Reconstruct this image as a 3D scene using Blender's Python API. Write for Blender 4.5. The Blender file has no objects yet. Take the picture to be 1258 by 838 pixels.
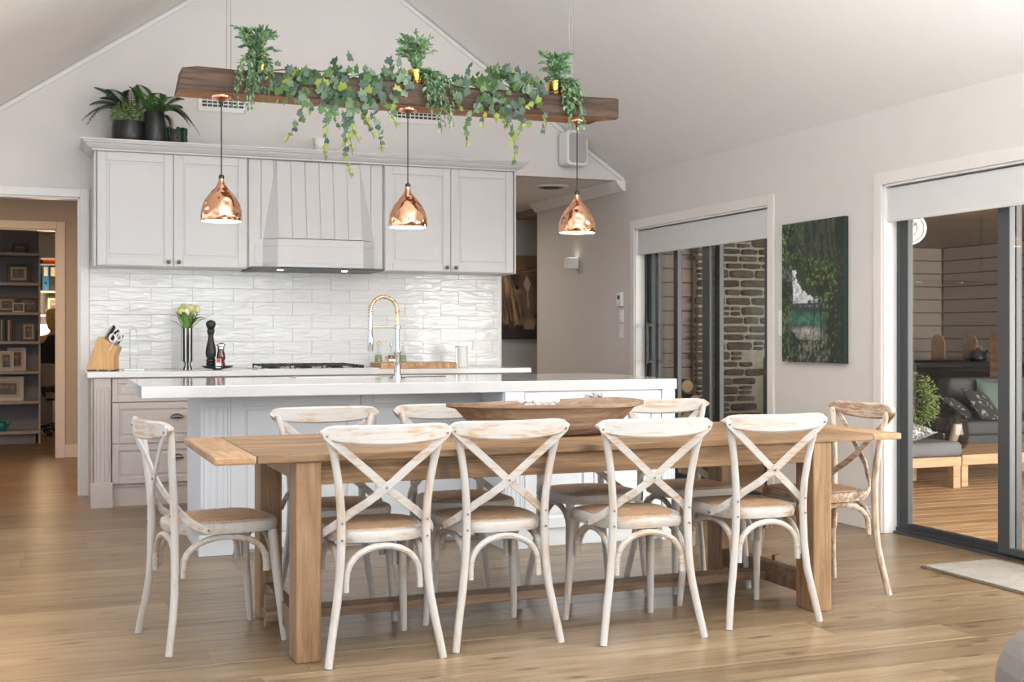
import bpy, math, random
from mathutils import Vector, Matrix
random.seed(7)
PI = math.pi
S = bpy.context.scene
COL = S.collection

# ---------------------------------------------------------------- camera
HC, FPX, HOR, YAW = 1.18, 1498.0, 410.0, math.radians(21.0)
cam = bpy.data.cameras.new('camera'); cam_o = bpy.data.objects.new('camera', cam); COL.objects.link(cam_o)
cam_o.location = (0, 0, HC); cam_o.rotation_euler = (PI / 2, 0, -YAW)
cam.sensor_width = 36; cam.lens = FPX / 1258 * 36; cam.shift_y = (HOR - 419) / 1258
cam.clip_start = .05; cam.clip_end = 200
cam.dof.use_dof = True; cam.dof.focus_distance = 6.5; cam.dof.aperture_fstop = 14
S.camera = cam_o
# ---------------------------------------------------------------- world, exposure
w = bpy.data.worlds.new('world'); S.world = w; w.use_nodes = True
bg = w.node_tree.nodes['Background']; bg.inputs[0].default_value = (.80, .90, 1.0, 1); bg.inputs[1].default_value = 1.0
S.view_settings.view_transform = 'Standard'; S.view_settings.look = 'None'
S.view_settings.exposure = 0.30; S.view_settings.gamma = 1; S.view_settings.use_curve_mapping = False
S.cycles.max_bounces = 10; S.cycles.diffuse_bounces = 6; S.cycles.glossy_bounces = 4; S.cycles.transmission_bounces = 8
S.cycles.transparent_max_bounces = 12; S.cycles.caustics_reflective = False; S.cycles.caustics_refractive = False
S.cycles.sample_clamp_indirect = 6

def area(name, loc, rot, sx, sy, power, col, spread=PI):
    l = bpy.data.lights.new(name, 'AREA'); l.shape = 'RECTANGLE'; l.size = sx; l.size_y = sy
    l.energy = power; l.color = col; l.spread = spread
    o = bpy.data.objects.new(name, l); COL.objects.link(o); o.location = loc; o.rotation_euler = rot
    return o
def point(name, loc, power, col, r=.05, spot=None, rot=(0, 0, 0)):
    l = bpy.data.lights.new(name, 'SPOT' if spot else 'POINT'); l.energy = power; l.color = col; l.shadow_soft_size = r
    if spot: l.spot_size = spot; l.spot_blend = .6
    o = bpy.data.objects.new(name, l); COL.objects.link(o); o.location = loc; o.rotation_euler = rot
    return o
# daylight from unseen openings behind the camera and at left, plus added ceiling fills
area('daylight_rear_window', (1.96, -2.55, 1.25), (PI / 2, 0, 0), 4.6, 2.3, 88, (.95, .98, 1))
area('daylight_right_door', (4.58, 3.75, 1.1), (0, PI / 2, 0), 2.0, 1.7, 20, (.97, .98, 1))
area('rear_gable_fill', (1.96, -2.5, 3.0), (PI / 2, 0, 0), 2.4, .9, 60, (.95, .98, 1))  # unseen fill added by the closed gable to brighten the left ceiling slope
area('ceiling_bounce_fill', (2.1, 2.35, 2.13), (PI, 0, 0), 1.8, .7, 265, (.93, .97, 1))  # unseen upward fill, added to light the ceiling like bounced flash
area('daylight_left_window', (-.70, 1.4, 1.25), (0, -PI / 2, 0), 2.2, 3.6, 34, (.90, .96, 1))
area('daylight_kitchen_window', (-.70, 6.4, 1.30), (0, -PI / 2, 0), 2.1, 4.2, 12, (.95, .97, 1))
# daylight in the far side of the kitchen's left (sky colour), hall and office lamps
area('hall_downlight', (-.35, 10.4, 2.44), (0, 0, 0), .5, .5, 34, (1, .60, .30))
area('hall_downlight.001', (3.2, 11.4, 2.44), (0, 0, 0), .4, .4, 16, (1, .88, .76))
area('patio_daylight', (8.4, 2.1, 1.3), (PI / 2, 0, 0), 7.0, 2.3, 800, (1, .93, .85))

# ---------------------------------------------------------------- helpers
def at(px, py, Y):
    u = (px - 629) / FPX; d = Y / (math.cos(YAW) - math.sin(YAW) * u)
    return Vector((d * (math.sin(YAW) + math.cos(YAW) * u), Y, HC - (py - HOR) / FPX * d))
def atx(px, py, X):
    u = (px - 629) / FPX; d = X / (math.sin(YAW) + math.cos(YAW) * u)
    return Vector((X, d * (math.cos(YAW) - math.sin(YAW) * u), HC - (py - HOR) / FPX * d))

class MB:
    def __init__(s): s.v = []; s.f = []; s.m = []
    def add(s, vs, fs, mi=0):
        n = len(s.v); s.v += [tuple(p) for p in vs]; s.f += [tuple(i + n for i in f) for f in fs]; s.m += [mi] * len(fs); return s
    def box(s, x0, x1, y0, y1, z0, z1, mi=0):
        return s.add([(x0, y0, z0), (x1, y0, z0), (x1, y1, z0), (x0, y1, z0), (x0, y0, z1), (x1, y0, z1), (x1, y1, z1), (x0, y1, z1)],
                     [(0, 3, 2, 1), (4, 5, 6, 7), (0, 1, 5, 4), (1, 2, 6, 5), (2, 3, 7, 6), (3, 0, 4, 7)], mi)
    def prism(s, poly, axis, a, b, mi=0):
        # poly: 2d points; axis: the extrusion axis
        def P(p, t): return {'x': (t, p[0], p[1]), 'y': (p[0], t, p[1]), 'z': (p[0], p[1], t)}[axis]
        n = len(poly); vs = [P(p, a) for p in poly] + [P(p, b) for p in poly]
        fs = [tuple(range(n)), tuple(range(2 * n - 1, n - 1, -1))] + [(i, i + n, (i + 1) % n + n, (i + 1) % n) for i in range(n)]
        return s.add(vs, fs, mi)
    def lathe(s, prof, c=(0, 0, 0), n=24, mi=0, cap=True):
        vs = []; fs = []
        for r, z in prof:
            for k in range(n):
                a = 2 * PI * k / n; vs.append((c[0] + r * math.cos(a), c[1] + r * math.sin(a), c[2] + z))
        for i in range(len(prof) - 1):
            for k in range(n):
                k2 = (k + 1) % n; fs.append((i * n + k, i * n + k2, (i + 1) * n + k2, (i + 1) * n + k))
        if cap:
            fs.append(tuple(range(n - 1, -1, -1))); fs.append(tuple((len(prof) - 1) * n + k for k in range(n)))
        return s.add(vs, fs, mi)
    def tube(s, path, rad, n=8, flat=1.0, up=None, mi=0, rect=False):
        """sweep an ellipse or rectangle: rad = half size along the side vector, rad*flat along the up vector"""
        path = [Vector(p) for p in path]; m = len(path)
        if not isinstance(rad, (list, tuple)): rad = [rad] * m
        T = []
        for i in range(m):
            a = path[max(i - 1, 0)]; b = path[min(i + 1, m - 1)]; T.append((b - a).normalized())
        if up is None:
            ref = Vector((0, 0, 1)) if abs(T[0].z) < .9 else Vector((1, 0, 0))
            U = (ref - T[0] * ref.dot(T[0])).normalized()
        vs = []
        for i in range(m):
            if up is not None:
                u0 = Vector(up[i] if isinstance(up, list) else up); U = (u0 - T[i] * u0.dot(T[i])).normalized()
            else: U = (U - T[i] * U.dot(T[i])).normalized()
            W = T[i].cross(U)
            if rect: pts = [(-1, -1), (1, -1), (1, 1), (-1, 1)]
            else: pts = [(math.cos(2 * PI * k / n), math.sin(2 * PI * k / n)) for k in range(n)]
            for c, d in pts: vs.append(path[i] + W * (c * rad[i]) + U * (d * rad[i] * flat))
        k_ = 4 if rect else n; fs = []
        for i in range(m - 1):
            for k in range(k_):
                k2 = (k + 1) % k_; fs.append((i * k_ + k, i * k_ + k2, (i + 1) * k_ + k2, (i + 1) * k_ + k))
        fs.append(tuple(range(k_ - 1, -1, -1))); fs.append(tuple((m - 1) * k_ + k for k in range(k_)))
        return s.add(vs, fs, mi)
    def ball(s, c, r, n=12, sz=1.0, mi=0):
        prof = [(max(r * math.sin(PI * i / (n // 2)), 1e-4), -r * sz * math.cos(PI * i / (n // 2))) for i in range(n // 2 + 1)]
        return s.lathe(prof, c, n, mi)
    def build(s, name, mat, parent=None, bevel=0, smooth=None, loc=None, seg=2):
        me = bpy.data.meshes.new(name); me.from_pydata(s.v, [], s.f)
        for m_ in (mat if isinstance(mat, (list, tuple)) else [mat]): me.materials.append(m_)
        if any(s.m): me.polygons.foreach_set('material_index', s.m)
        if smooth is not None:
            me.polygons.foreach_set('use_smooth', [True] * len(me.polygons))
            if smooth < 3: me.set_sharp_from_angle(angle=smooth)
        me.update()
        o = bpy.data.objects.new(name, me); COL.objects.link(o)
        if parent: o.parent = parent
        if loc: o.location = loc
        if bevel:
            b = o.modifiers.new('bevel', 'BEVEL'); b.width = bevel; b.segments = seg; b.limit_method = 'ANGLE'; b.angle_limit = .6
            b.harden_normals = False
        return o
SM = math.radians(40)

def tag(o, label=None, cat=None, group=None, kind=None):
    if label: o['label'] = label
    if cat: o['category'] = cat
    if group: o['group'] = group
    if kind: o['kind'] = kind
    return o
def thing(name, label, cat, loc=(0, 0, 0), rz=0, group=None):
    o = bpy.data.objects.new(name, None); COL.objects.link(o); o.location = loc; o.rotation_euler = (0, 0, rz)
    o.empty_display_size = .1
    return tag(o, label, cat, group)
def struct(o): o['kind'] = 'structure'; return o
KIDS = {}
def copy_tree(o, parent=None):
    c = o.copy(); COL.objects.link(c)
    if parent: c.parent = parent
    for ch in list(o.children): copy_tree(ch, c)
    return c

# ---------------------------------------------------------------- materials
def new_mat(name):
    m = bpy.data.materials.new(name); m.use_nodes = True
    nt = m.node_tree; b = nt.nodes['Principled BSDF']
    return m, nt, b
def L(nt, a, b): nt.links.new(a, b)
def node(nt, t, **kw):
    n = nt.nodes.new(t)
    for k, v in kw.items(): setattr(n, k, v)
    return n
def coords(nt, scale=(1, 1, 1), rnd=True, kind='Object', rot=(0, 0, 0)):
    tc = node(nt, 'ShaderNodeTexCoord'); mp = node(nt, 'ShaderNodeMapping'); mp.inputs['Scale'].default_value = scale
    mp.inputs['Rotation'].default_value = rot
    L(nt, tc.outputs[kind], mp.inputs['Vector'])
    if rnd:
        oi = node(nt, 'ShaderNodeObjectInfo'); mu = node(nt, 'ShaderNodeMath', operation='MULTIPLY'); mu.inputs[1].default_value = 37.0
        L(nt, oi.outputs['Random'], mu.inputs[0]); L(nt, mu.outputs[0], mp.inputs['Location'])
    return mp.outputs[0]
def noise(nt, vec, scale, detail=4, rough=.55, dist=0):
    n = node(nt, 'ShaderNodeTexNoise'); n.inputs['Scale'].default_value = scale; n.inputs['Detail'].default_value = detail
    n.inputs['Roughness'].default_value = rough; n.inputs['Distortion'].default_value = dist
    L(nt, vec, n.inputs['Vector']); return n.outputs['Fac']
def ramp(nt, fac, stops):
    r = node(nt, 'ShaderNodeValToRGB'); e = r.color_ramp.elements
    while len(e) < len(stops): e.new(.5)
    for i, (p, c) in enumerate(stops): e[i].position = p; e[i].color = (*c, 1) if len(c) == 3 else c
    L(nt, fac, r.inputs[0]); return r.outputs[0]
def mixc(nt, f, a, b, mode='MIX'):
    m = node(nt, 'ShaderNodeMix', data_type='RGBA', blend_type=mode)
    for i, v in ((0, f), (6, a), (7, b)):
        if isinstance(v, (int, float)): m.inputs[i].default_value = v
        elif isinstance(v, tuple): m.inputs[i].default_value = (*v, 1)
        else: L(nt, v, m.inputs[i])
    return m.outputs[2]
def bump(nt, b, h, strength=.3, dist=.01):
    n = node(nt, 'ShaderNodeBump'); n.inputs['Strength'].default_value = strength; n.inputs['Distance'].default_value = dist
    L(nt, h, n.inputs['Height']); L(nt, n.outputs[0], b.inputs['Normal'])
def plain(name, c, rough=.5, metal=0, var=0.04, scale=6, spec=.5, bmp=0, bscale=60, coat=0):
    m, nt, b = new_mat(name); b.inputs['Roughness'].default_value = rough; b.inputs['Metallic'].default_value = metal
    b.inputs['Specular IOR Level'].default_value = spec; b.inputs['Coat Weight'].default_value = coat
    v = coords(nt); f = noise(nt, v, scale, 3)
    hi = tuple(min(1, x * (1 + var)) for x in c); lo = tuple(x * (1 - var) for x in c)
    L(nt, ramp(nt, f, [(.3, lo), (.7, hi)]), b.inputs['Base Color'])
    if bmp: bump(nt, b, noise(nt, v, bscale, 3), bmp, .004)
    return m
def wood(name, c1, c2, c3, axis='x', rough=.5, s=1.0, rndv=.0, knots=False, streak=0, bmp=.25, spec=.4):
    """c1 dark grain, c2 main, c3 light; grain runs along axis"""
    m, nt, b = new_mat(name); b.inputs['Roughness'].default_value = rough; b.inputs['Specular IOR Level'].default_value = spec
    k = {'x': (1.2, 14, 14), 'y': (14, 1.2, 14), 'z': (14, 14, 1.2)}[axis]
    v = coords(nt, tuple(q * s for q in k)); f = noise(nt, v, 2.2, 8, .72, .7)
    v2 = coords(nt, tuple(q * s for q in {'x': (.6, 3, 3), 'y': (3, .6, 3), 'z': (3, 3, .6)}[axis])); g = noise(nt, v2, 1.3, 3)
    col = ramp(nt, f, [(.33, c1), (.5, c2), (.66, c3)])
    col = mixc(nt, .35, col, ramp(nt, g, [(.3, c1), (.55, c2), (.75, c3)]))
    if streak:
        v4 = coords(nt, tuple(q * s for q in {'x': (.7, 34, 34), 'y': (34, .7, 34), 'z': (34, 34, .7)}[axis])); h = noise(nt, v4, 1.0, 3, .6, .3)
        col = mixc(nt, ramp(nt, h, [(.52, (0, 0, 0)), (.64, (streak,) * 3)]), col, tuple(x * .7 for x in c1))
    if knots:
        v3 = coords(nt, tuple(q * s for q in {'x': (2.0, 6, 1), 'y': (6, 2, 1), 'z': (6, 6, 2)}[axis]))
        vo = node(nt, 'ShaderNodeTexVoronoi', voronoi_dimensions='2D'); vo.inputs['Scale'].default_value = .7; L(nt, v3, vo.inputs['Vector'])
        col = mixc(nt, ramp(nt, vo.outputs['Distance'], [(.02, (.8, .8, .8)), (.09, (0, 0, 0))]), col, tuple(x * .42 for x in c1))
    if rndv:
        oi = node(nt, 'ShaderNodeObjectInfo')
        col = mixc(nt, 1.0, col, ramp(nt, oi.outputs['Random'], [(0, (1 - rndv, 1 - rndv * 1.1, 1 - rndv * 1.25)), (1, (1 + rndv * .6,) * 3)]), 'MULTIPLY')
    L(nt, col, b.inputs['Base Color']); bump(nt, b, f, bmp, .002)
    return m
def whitewash(name, white, tan, amount, axis='x', s=1.0, soft=.16):
    m, nt, b = new_mat(name); b.inputs['Roughness'].default_value = .62; b.inputs['Specular IOR Level'].default_value = .3
    k = {'x': (1.6, 40, 40), 'z': (40, 40, 1.6)}[axis]
    v = coords(nt, tuple(q * s for q in k)); f = noise(nt, v, 1.6, 6, .62, .5)
    v2 = coords(nt, (3, 3, 3)); g = noise(nt, v2, 2.0, 3)
    a = node(nt, 'ShaderNodeMath', operation='MULTIPLY_ADD'); L(nt, g, a.inputs[0]); a.inputs[1].default_value = .7; L(nt, f, a.inputs[2]); amount -= .10
    L(nt, ramp(nt, a.outputs[0], [(amount - soft, tan), (amount - soft * .35, tuple(p * .35 + q * .65 for p, q in zip(tan, white))), (amount + .04, white)]), b.inputs['Base Color'])
    bump(nt, b, f, .35, .002); return m
def emit(name, c, s):
    m, nt, b = new_mat(name); b.inputs['Emission Color'].default_value = (*c, 1); b.inputs['Emission Strength'].default_value = s
    b.inputs['Base Color'].default_value = (*c, 1); return m

M = {}
M['wall'] = plain('wall_paint_greige', (.62, .585, .555), .8, var=.012, bmp=.05, bscale=200)
M['gable'] = plain('wall_paint_offwhite', (.73, .705, .69), .8, var=.012, bmp=.05, bscale=200)
M['ceil'] = plain('ceiling_paint', (.84, .82, .80), .85, var=.01)
M['trim'] = plain('trim_white_gloss', (.78, .77, .765), .35, var=.01)
M['casing'] = plain('casing_cream', (.70, .66, .62), .4, var=.01)
M['cab'] = plain('cabinet_satin_white', (.60, .59, .595), .38, var=.01)
M['cab_base'] = plain('cabinet_satin_warm_grey', (.50, .445, .415), .38, var=.01)
M['island'] = plain('island_satin_white', (.62, .65, .69), .38, var=.01)
M['dark'] = plain('black_satin', (.015, .015, .017), .4)
M['black_pot'] = plain('black_ceramic', (.018, .019, .022), .35)
M['iron'] = plain('cast_iron', (.03, .03, .03), .6)
M['char'] = plain('charcoal_aluminium', (.03, .033, .038), .45, .2, var=.03)
M['char2'] = plain('grey_aluminium', (.062, .065, .07), .4, .3, var=.03)
M['steel'] = plain('brushed_steel', (.62, .61, .60), .28, 1, var=.05, scale=30)
M['chrome'] = plain('polished_chrome', (.50, .51, .52), .14, 1, var=.02)
M['copper_plain'] = plain('copper_rose', (.85, .42, .27), .25, 1, var=.05)
M['gold'] = plain('gold_foil', (.95, .62, .14), .22, 1, var=.1, bmp=.5, bscale=40)
M['cupgold'] = plain('champagne_metal', (.72, .52, .35), .2, 1)
M['nickel'] = plain('antique_nickel', (.22, .20, .18), .35, 1, var=.2)
M['blind'] = plain('roller_blind_fabric', (.61, .60, .585), .8, var=.02)
M['white_pl'] = plain('white_plastic', (.80, .80, .79), .4, var=.01)
M['white_cer'] = plain('white_ceramic', (.85, .85, .84), .2, var=.01)
M['grille'] = plain('speaker_cloth', (.47, .44, .45), .9, var=.03, bmp=.4, bscale=400)
M['cord'] = plain('braided_cord', (.03, .028, .028), .8)
M['wire'] = plain('steel_wire', (.40, .38, .37), .4, .8)
M['oak'] = wood('pale_oak_floor', (.125, .078, .042), (.245, .170, .098), (.335, .255, .158), 'x', .32, 1.0, .26, knots=True, streak=.5, bmp=.06, spec=.5)
M['table'] = wood('recycled_elm_table', (.13, .07, .035), (.29, .175, .09), (.43, .285, .165), 'x', .5, 1.2, .30, knots=True, streak=.75)
M['table_z'] = wood('recycled_elm_upright', (.16, .085, .04), (.29, .175, .09), (.39, .26, .15), 'z', .5, 1.2, .06, streak=.5)
M['table_y'] = wood('recycled_elm_cross', (.22, .12, .055), (.42, .25, .13), (.56, .38, .23), 'y', .5, 1.1, .1)
M['stretcher'] = wood('weathered_elm_stretcher', (.09, .05, .03), (.20, .125, .08), (.34, .23, .155), 'x', .6, 1.2)
M['beam'] = wood('rustic_sleeper', (.04, .025, .018), (.105, .066, .047), (.19, .125, .09), 'x', .75, 1.0, streak=.6, bmp=.8)
M['beam_cut'] = wood('rustic_sleeper_underside', (.22, .10, .045), (.40, .20, .10), (.52, .30, .17), 'x', .7, 1.0, bmp=.5)
M['bowl'] = wood('old_dough_bowl', (.12, .07, .042), (.27, .175, .115), (.42, .31, .22), 'x', .7, .8, bmp=.9)
M['ash'] = (whitewash('whitewashed_ash', (.50, .48, .455), (.44, .31, .21), .93), whitewash('whitewashed_ash_upright', (.50, .48, .455), (.46, .34, .25), .90, 'z'))
M['ash_brown'] = (whitewash('worn_ash_brown', (.60, .52, .44), (.30, .19, .115), 1.06, soft=.22), whitewash('worn_ash_brown_upright', (.60, .52, .44), (.32, .21, .13), 1.04, 'z', soft=.22))
M['bamboo'] = wood('bamboo', (.46, .24, .09), (.66, .38, .16), (.75, .48, .23), 'z', .4, .8)
M['board'] = wood('acacia_block', (.25, .12, .05), (.48, .27, .13), (.66, .44, .26), 'y', .4, .5)
M['deck'] = wood('deck_timber', (.27, .15, .075), (.50, .32, .18), (.70, .50, .31), 'x', .5, .9, .22, bmp=.3)
M['deck_y'] = wood('bench_timber', (.28, .16, .08), (.50, .33, .19), (.62, .45, .29), 'x', .5, 1.2, .1)
M['patio_board'] = plain('weatherboard_paint', (.36, .295, .25), .6, var=.05)
M['patio_ceil'] = wood('patio_ceiling', (.28, .20, .14), (.36, .27, .20), (.42, .33, .25), 'x', .6, .4)
M['stone_mortar'] = plain('stone_mortar', (.46, .42, .35), .9, var=.12, scale=12, bmp=.5)
M['sofa'] = plain('charcoal_outdoor_fabric', (.075, .078, .085), .85, var=.06, bmp=.3, bscale=300)
M['ott'] = plain('grey_outdoor_fabric', (.155, .16, .17), .85, var=.06, bmp=.3, bscale=300)
M['sage'] = plain('sage_cushion', (.13, .18, .16), .85, var=.05)
M['arm'] = plain('taupe_upholstery', (.12, .10, .088), .9, var=.05, bmp=.3, bscale=250)
M['office'] = plain('office_shelf_grey', (.30, .31, .35), .6, var=.02)
M['office_edge'] = plain('office_shelf_edge', (.52, .49, .46), .45, var=.02)
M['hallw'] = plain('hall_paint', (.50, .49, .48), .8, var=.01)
M['photo_black'] = plain('frame_black', (.02, .018, .017), .4)
M['photo_white'] = plain('frame_white', (.75, .74, .72), .4)
M['photo_wood'] = wood('frame_wood', (.06, .03, .02), (.13, .07, .045), (.2, .12, .08), 'x')
M['mat_card'] = plain('photo_mat', (.66, .62, .54), .8)
M['red'] = plain('red_file', (.62, .045, .03), .5); M['blue'] = plain('blue_file', (.02, .17, .42), .5)
M['black_file'] = plain('black_file', (.03, .03, .032), .5); M['green_book'] = plain('green_cover', (.05, .14, .09), .6)
M['white_book'] = plain('pale_cover', (.62, .60, .56), .7); M['red_book'] = plain('dull_red_cover', (.36, .08, .07), .6)
M['turq'] = plain('turquoise_glass', (.01, .27, .36), .12, coat=1)
M['skin'] = plain('skin', (.60, .38, .28), .5); M['hair'] = plain('blond_hair', (.62, .40, .19), .55, var=.25, scale=40)
M['cloth_black'] = plain('black_knit', (.018, .018, .02), .9); M['denim'] = plain('grey_trousers', (.16, .15, .17), .9)
M['chairgrey'] = plain('office_chair_fabric', (.33, .29, .26), .85)
M['shade'] = emit('lamp_shade_lit', (1, .80, .52), 5.5)
M['bulb'] = emit('bulb_warm', (1, .86, .66), 30)
M['led'] = emit('led_cool', (.95, .97, 1), 14)
M['pend_in'] = emit('pendant_inner_lit', (1, .88, .74), 2.6)
M['tape'] = plain('screen_black', (.02, .02, .02), .2)
M['soil'] = plain('soil', (.03, .022, .015), .9)
M['grout'] = plain('grout', (.80, .80, .80), .9, var=.02)
M['wax'] = plain('candle_wax', (.72, .66, .56), .5)
M['loofah'] = plain('shelf_under', (.3, .29, .28), .6)
M['bark'] = plain('bark', (.10, .07, .05), .9, var=.3, scale=20, bmp=.8)  # also backs the weatherboards, as painted shadow in their gaps
M['log_end'] = plain('log_end', (.52, .36, .21), .8, var=.12)
def leafmat(name, c, rough=.45, var=.25, trans=.15):
    m, nt, b = new_mat(name); b.inputs['Roughness'].default_value = rough
    v = coords(nt, (1, 1, 1)); f = noise(nt, v, 14, 3)
    L(nt, ramp(nt, f, [(.3, tuple(x * (1 - var) for x in c)), (.7, tuple(x * (1 + var) for x in c))]), b.inputs['Base Color'])
    return m
M['ivy_a'] = leafmat('ivy_blue_green', (.075, .125, .095)); M['ivy_b'] = leafmat('ivy_green', (.085, .165, .055))
M['ivy_c'] = leafmat('ivy_young', (.30, .38, .08)); M['ivy_d'] = leafmat('ivy_variegated', (.17, .25, .17), var=.4)
M['vine'] = plain('vine_stem', (.11, .085, .05), .7)
M['bush'] = leafmat('spray_green', (.12, .24, .12)); M['bush2'] = leafmat('spray_light', (.26, .38, .18))
M['fern'] = leafmat('fern_green', (.045, .125, .025)); M['dkfern'] = leafmat('fern_dark', (.025, .06, .025))
M['bead'] = leafmat('bead_green', (.13, .20, .05), var=.35); M['string'] = leafmat('string_green', (.03, .085, .04))
M['topiary'] = leafmat('topiary_green', (.27, .37, .13), var=.4)
M['tulip_l'] = leafmat('tulip_leaf', (.12, .27, .04)); M['tulip'] = leafmat('tulip_petal', (.62, .66, .26), var=.15); M['tulip_w'] = leafmat('tulip_white', (.78, .78, .58), var=.1)

def marble():
    m, nt, b = new_mat('white_marble'); b.inputs['Roughness'].default_value = .07; b.inputs['Specular IOR Level'].default_value = .6
    v = coords(nt, (1, 1.5, 1), False); f = noise(nt, v, 1.1, 8, .6, 1.6)
    L(nt, ramp(nt, f, [(.44, (.56, .56, .565)), (.497, (.53, .53, .545)), (.55, (.56, .56, .565))]), b.inputs['Base Color']); return m
M['marble'] = marble()
def tilemat():
    m, nt, b = new_mat('handmade_white_tile'); b.inputs['Roughness'].default_value = .08; b.inputs['Specular IOR Level'].default_value = .6
    b.inputs['Base Color'].default_value = (.73, .735, .74, 1)
    v = coords(nt, (6, 1, 34)); bump(nt, b, noise(nt, v, 1.0, 2, .45, .8), .5, .010); return m
M['tile'] = tilemat()
def copper():
    m, nt, b = new_mat('hammered_copper'); b.inputs['Metallic'].default_value = 1; b.inputs['Roughness'].default_value = .09
    b.inputs['Base Color'].default_value = (.90, .50, .32, 1)
    v = coords(nt, (1, 1, 1)); vo = node(nt, 'ShaderNodeTexVoronoi', feature='SMOOTH_F1'); vo.inputs['Scale'].default_value = 24
    L(nt, v, vo.inputs['Vector']); bump(nt, b, vo.outputs['Distance'], .85, .016); return m
M['copper'] = copper()
def cane():
    m, nt, b = new_mat('woven_rattan'); b.inputs['Roughness'].default_value = .6
    v = coords(nt, (1, 1, 1), False, rot=(0, 0, PI / 4)); ch = node(nt, 'ShaderNodeTexChecker'); ch.inputs['Scale'].default_value = 110
    L(nt, v, ch.inputs['Vector']); f = noise(nt, v, 30, 3)
    c = mixc(nt, .5, ramp(nt, ch.outputs['Fac'], [(0, (.34, .20, .11)), (1, (.62, .42, .27))]), ramp(nt, f, [(.3, (.38, .23, .13)), (.7, (.60, .41, .26))]))
    L(nt, c, b.inputs['Base Color']); bump(nt, b, ch.outputs['Fac'], .5, .003); return m
M['cane'] = cane()
def rugmat(name, a, c):
    m, nt, b = new_mat(name); b.inputs['Roughness'].default_value = .95
    v = coords(nt); f = noise(nt, v, 130, 4, .7); g = noise(nt, v, 9, 3)
    L(nt, mixc(nt, .3, ramp(nt, f, [(.35, a), (.65, c)]), ramp(nt, g, [(.3, a), (.7, c)])), b.inputs['Base Color']); bump(nt, b, f, 1, .006); return m
M['rug'] = rugmat('woven_rug', (.22, .20, .17), (.40, .375, .335)); M['rug_edge'] = rugmat('jute_edge', (.10, .075, .05), (.26, .2, .13))
def glass(name, tint=(1, 1, 1), r=0.0):
    m, nt, b = new_mat(name)
    nt.nodes.remove(b); out = nt.nodes['Material Output']
    tr = node(nt, 'ShaderNodeBsdfTransparent'); tr.inputs[0].default_value = (*tint, 1)
    gl = node(nt, 'ShaderNodeBsdfGlossy'); gl.inputs['Roughness'].default_value = r
    fr = node(nt, 'ShaderNodeFresnel'); fr.inputs[0].default_value = 1.5
    ge = node(nt, 'ShaderNodeNewGeometry'); iv_ = node(nt, 'ShaderNodeMath', operation='SUBTRACT'); iv_.inputs[0].default_value = 1; L(nt, ge.outputs['Backfacing'], iv_.inputs[1])
    mu = node(nt, 'ShaderNodeMath', operation='MULTIPLY'); L(nt, fr.outputs[0], mu.inputs[0]); L(nt, iv_.outputs[0], mu.inputs[1])
    mx = node(nt, 'ShaderNodeMixShader'); L(nt, mu.outputs[0], mx.inputs[0]); L(nt, tr.outputs[0], mx.inputs[1]); L(nt, gl.outputs[0], mx.inputs[2])
    L(nt, mx.outputs[0], out.inputs[0]); return m
M['glass'] = glass('door_glass', (.86, .88, .87)); M['clear'] = glass('clear_glass', (.90, .92, .92)); M['smoke'] = glass('smoked_glass', (.80, .76, .72))
def stripes():
    m, nt, b = new_mat('black_white_stripe'); b.inputs['Roughness'].default_value = .12
    tc = node(nt, 'ShaderNodeTexCoord'); sp = node(nt, 'ShaderNodeSeparateXYZ'); L(nt, tc.outputs['Object'], sp.inputs[0])
    at2 = node(nt, 'ShaderNodeMath', operation='ARCTAN2'); L(nt, sp.outputs[1], at2.inputs[0]); L(nt, sp.outputs[0], at2.inputs[1])
    mu = node(nt, 'ShaderNodeMath', operation='MULTIPLY'); mu.inputs[1].default_value = 9; L(nt, at2.outputs[0], mu.inputs[0])
    si = node(nt, 'ShaderNodeMath', operation='SINE'); L(nt, mu.outputs[0], si.inputs[0])
    L(nt, ramp(nt, si.outputs[0], [(.48, (.03, .03, .03)), (.52, (.78, .78, .78))]), b.inputs['Base Color']); return m
M['stripe'] = stripes()
def patterned(name, a, c, sc=14, lo=.47, hi=.53, dist=3):
    m, nt, b = new_mat(name); b.inputs['Roughness'].default_value = .8
    v = coords(nt, (1, 1, 1)); f = noise(nt, v, sc, 2, .5, dist)
    L(nt, ramp(nt, f, [(lo, a), (hi, c)]), b.inputs['Base Color']); return m
M['leafprint'] = patterned('leaf_print_fabric', (.10, .10, .11), (.62, .62, .62), 16)
M['blackprint'] = patterned('black_floral_fabric', (.03, .03, .034), (.38, .36, .36), 9, .58, .66)
M['stone'] = None
def stonemat():
    m, nt, b = new_mat('field_stone'); b.inputs['Roughness'].default_value = .8
    v = coords(nt, (1, 1, 2)); f = noise(nt, v, 9, 5, .65); oi = node(nt, 'ShaderNodeObjectInfo')
    base = ramp(nt, oi.outputs['Random'], [(0, (.035, .034, .034)), (.35, (.075, .068, .058)), (.65, (.13, .105, .08)), (1, (.21, .175, .135))])
    L(nt, mixc(nt, .55, base, ramp(nt, f, [(.3, (.03, .03, .03)), (.7, (.21, .18, .14))])), b.inputs['Base Color']); bump(nt, b, f, .8, .02); return m
M['stone'] = stonemat()

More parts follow.
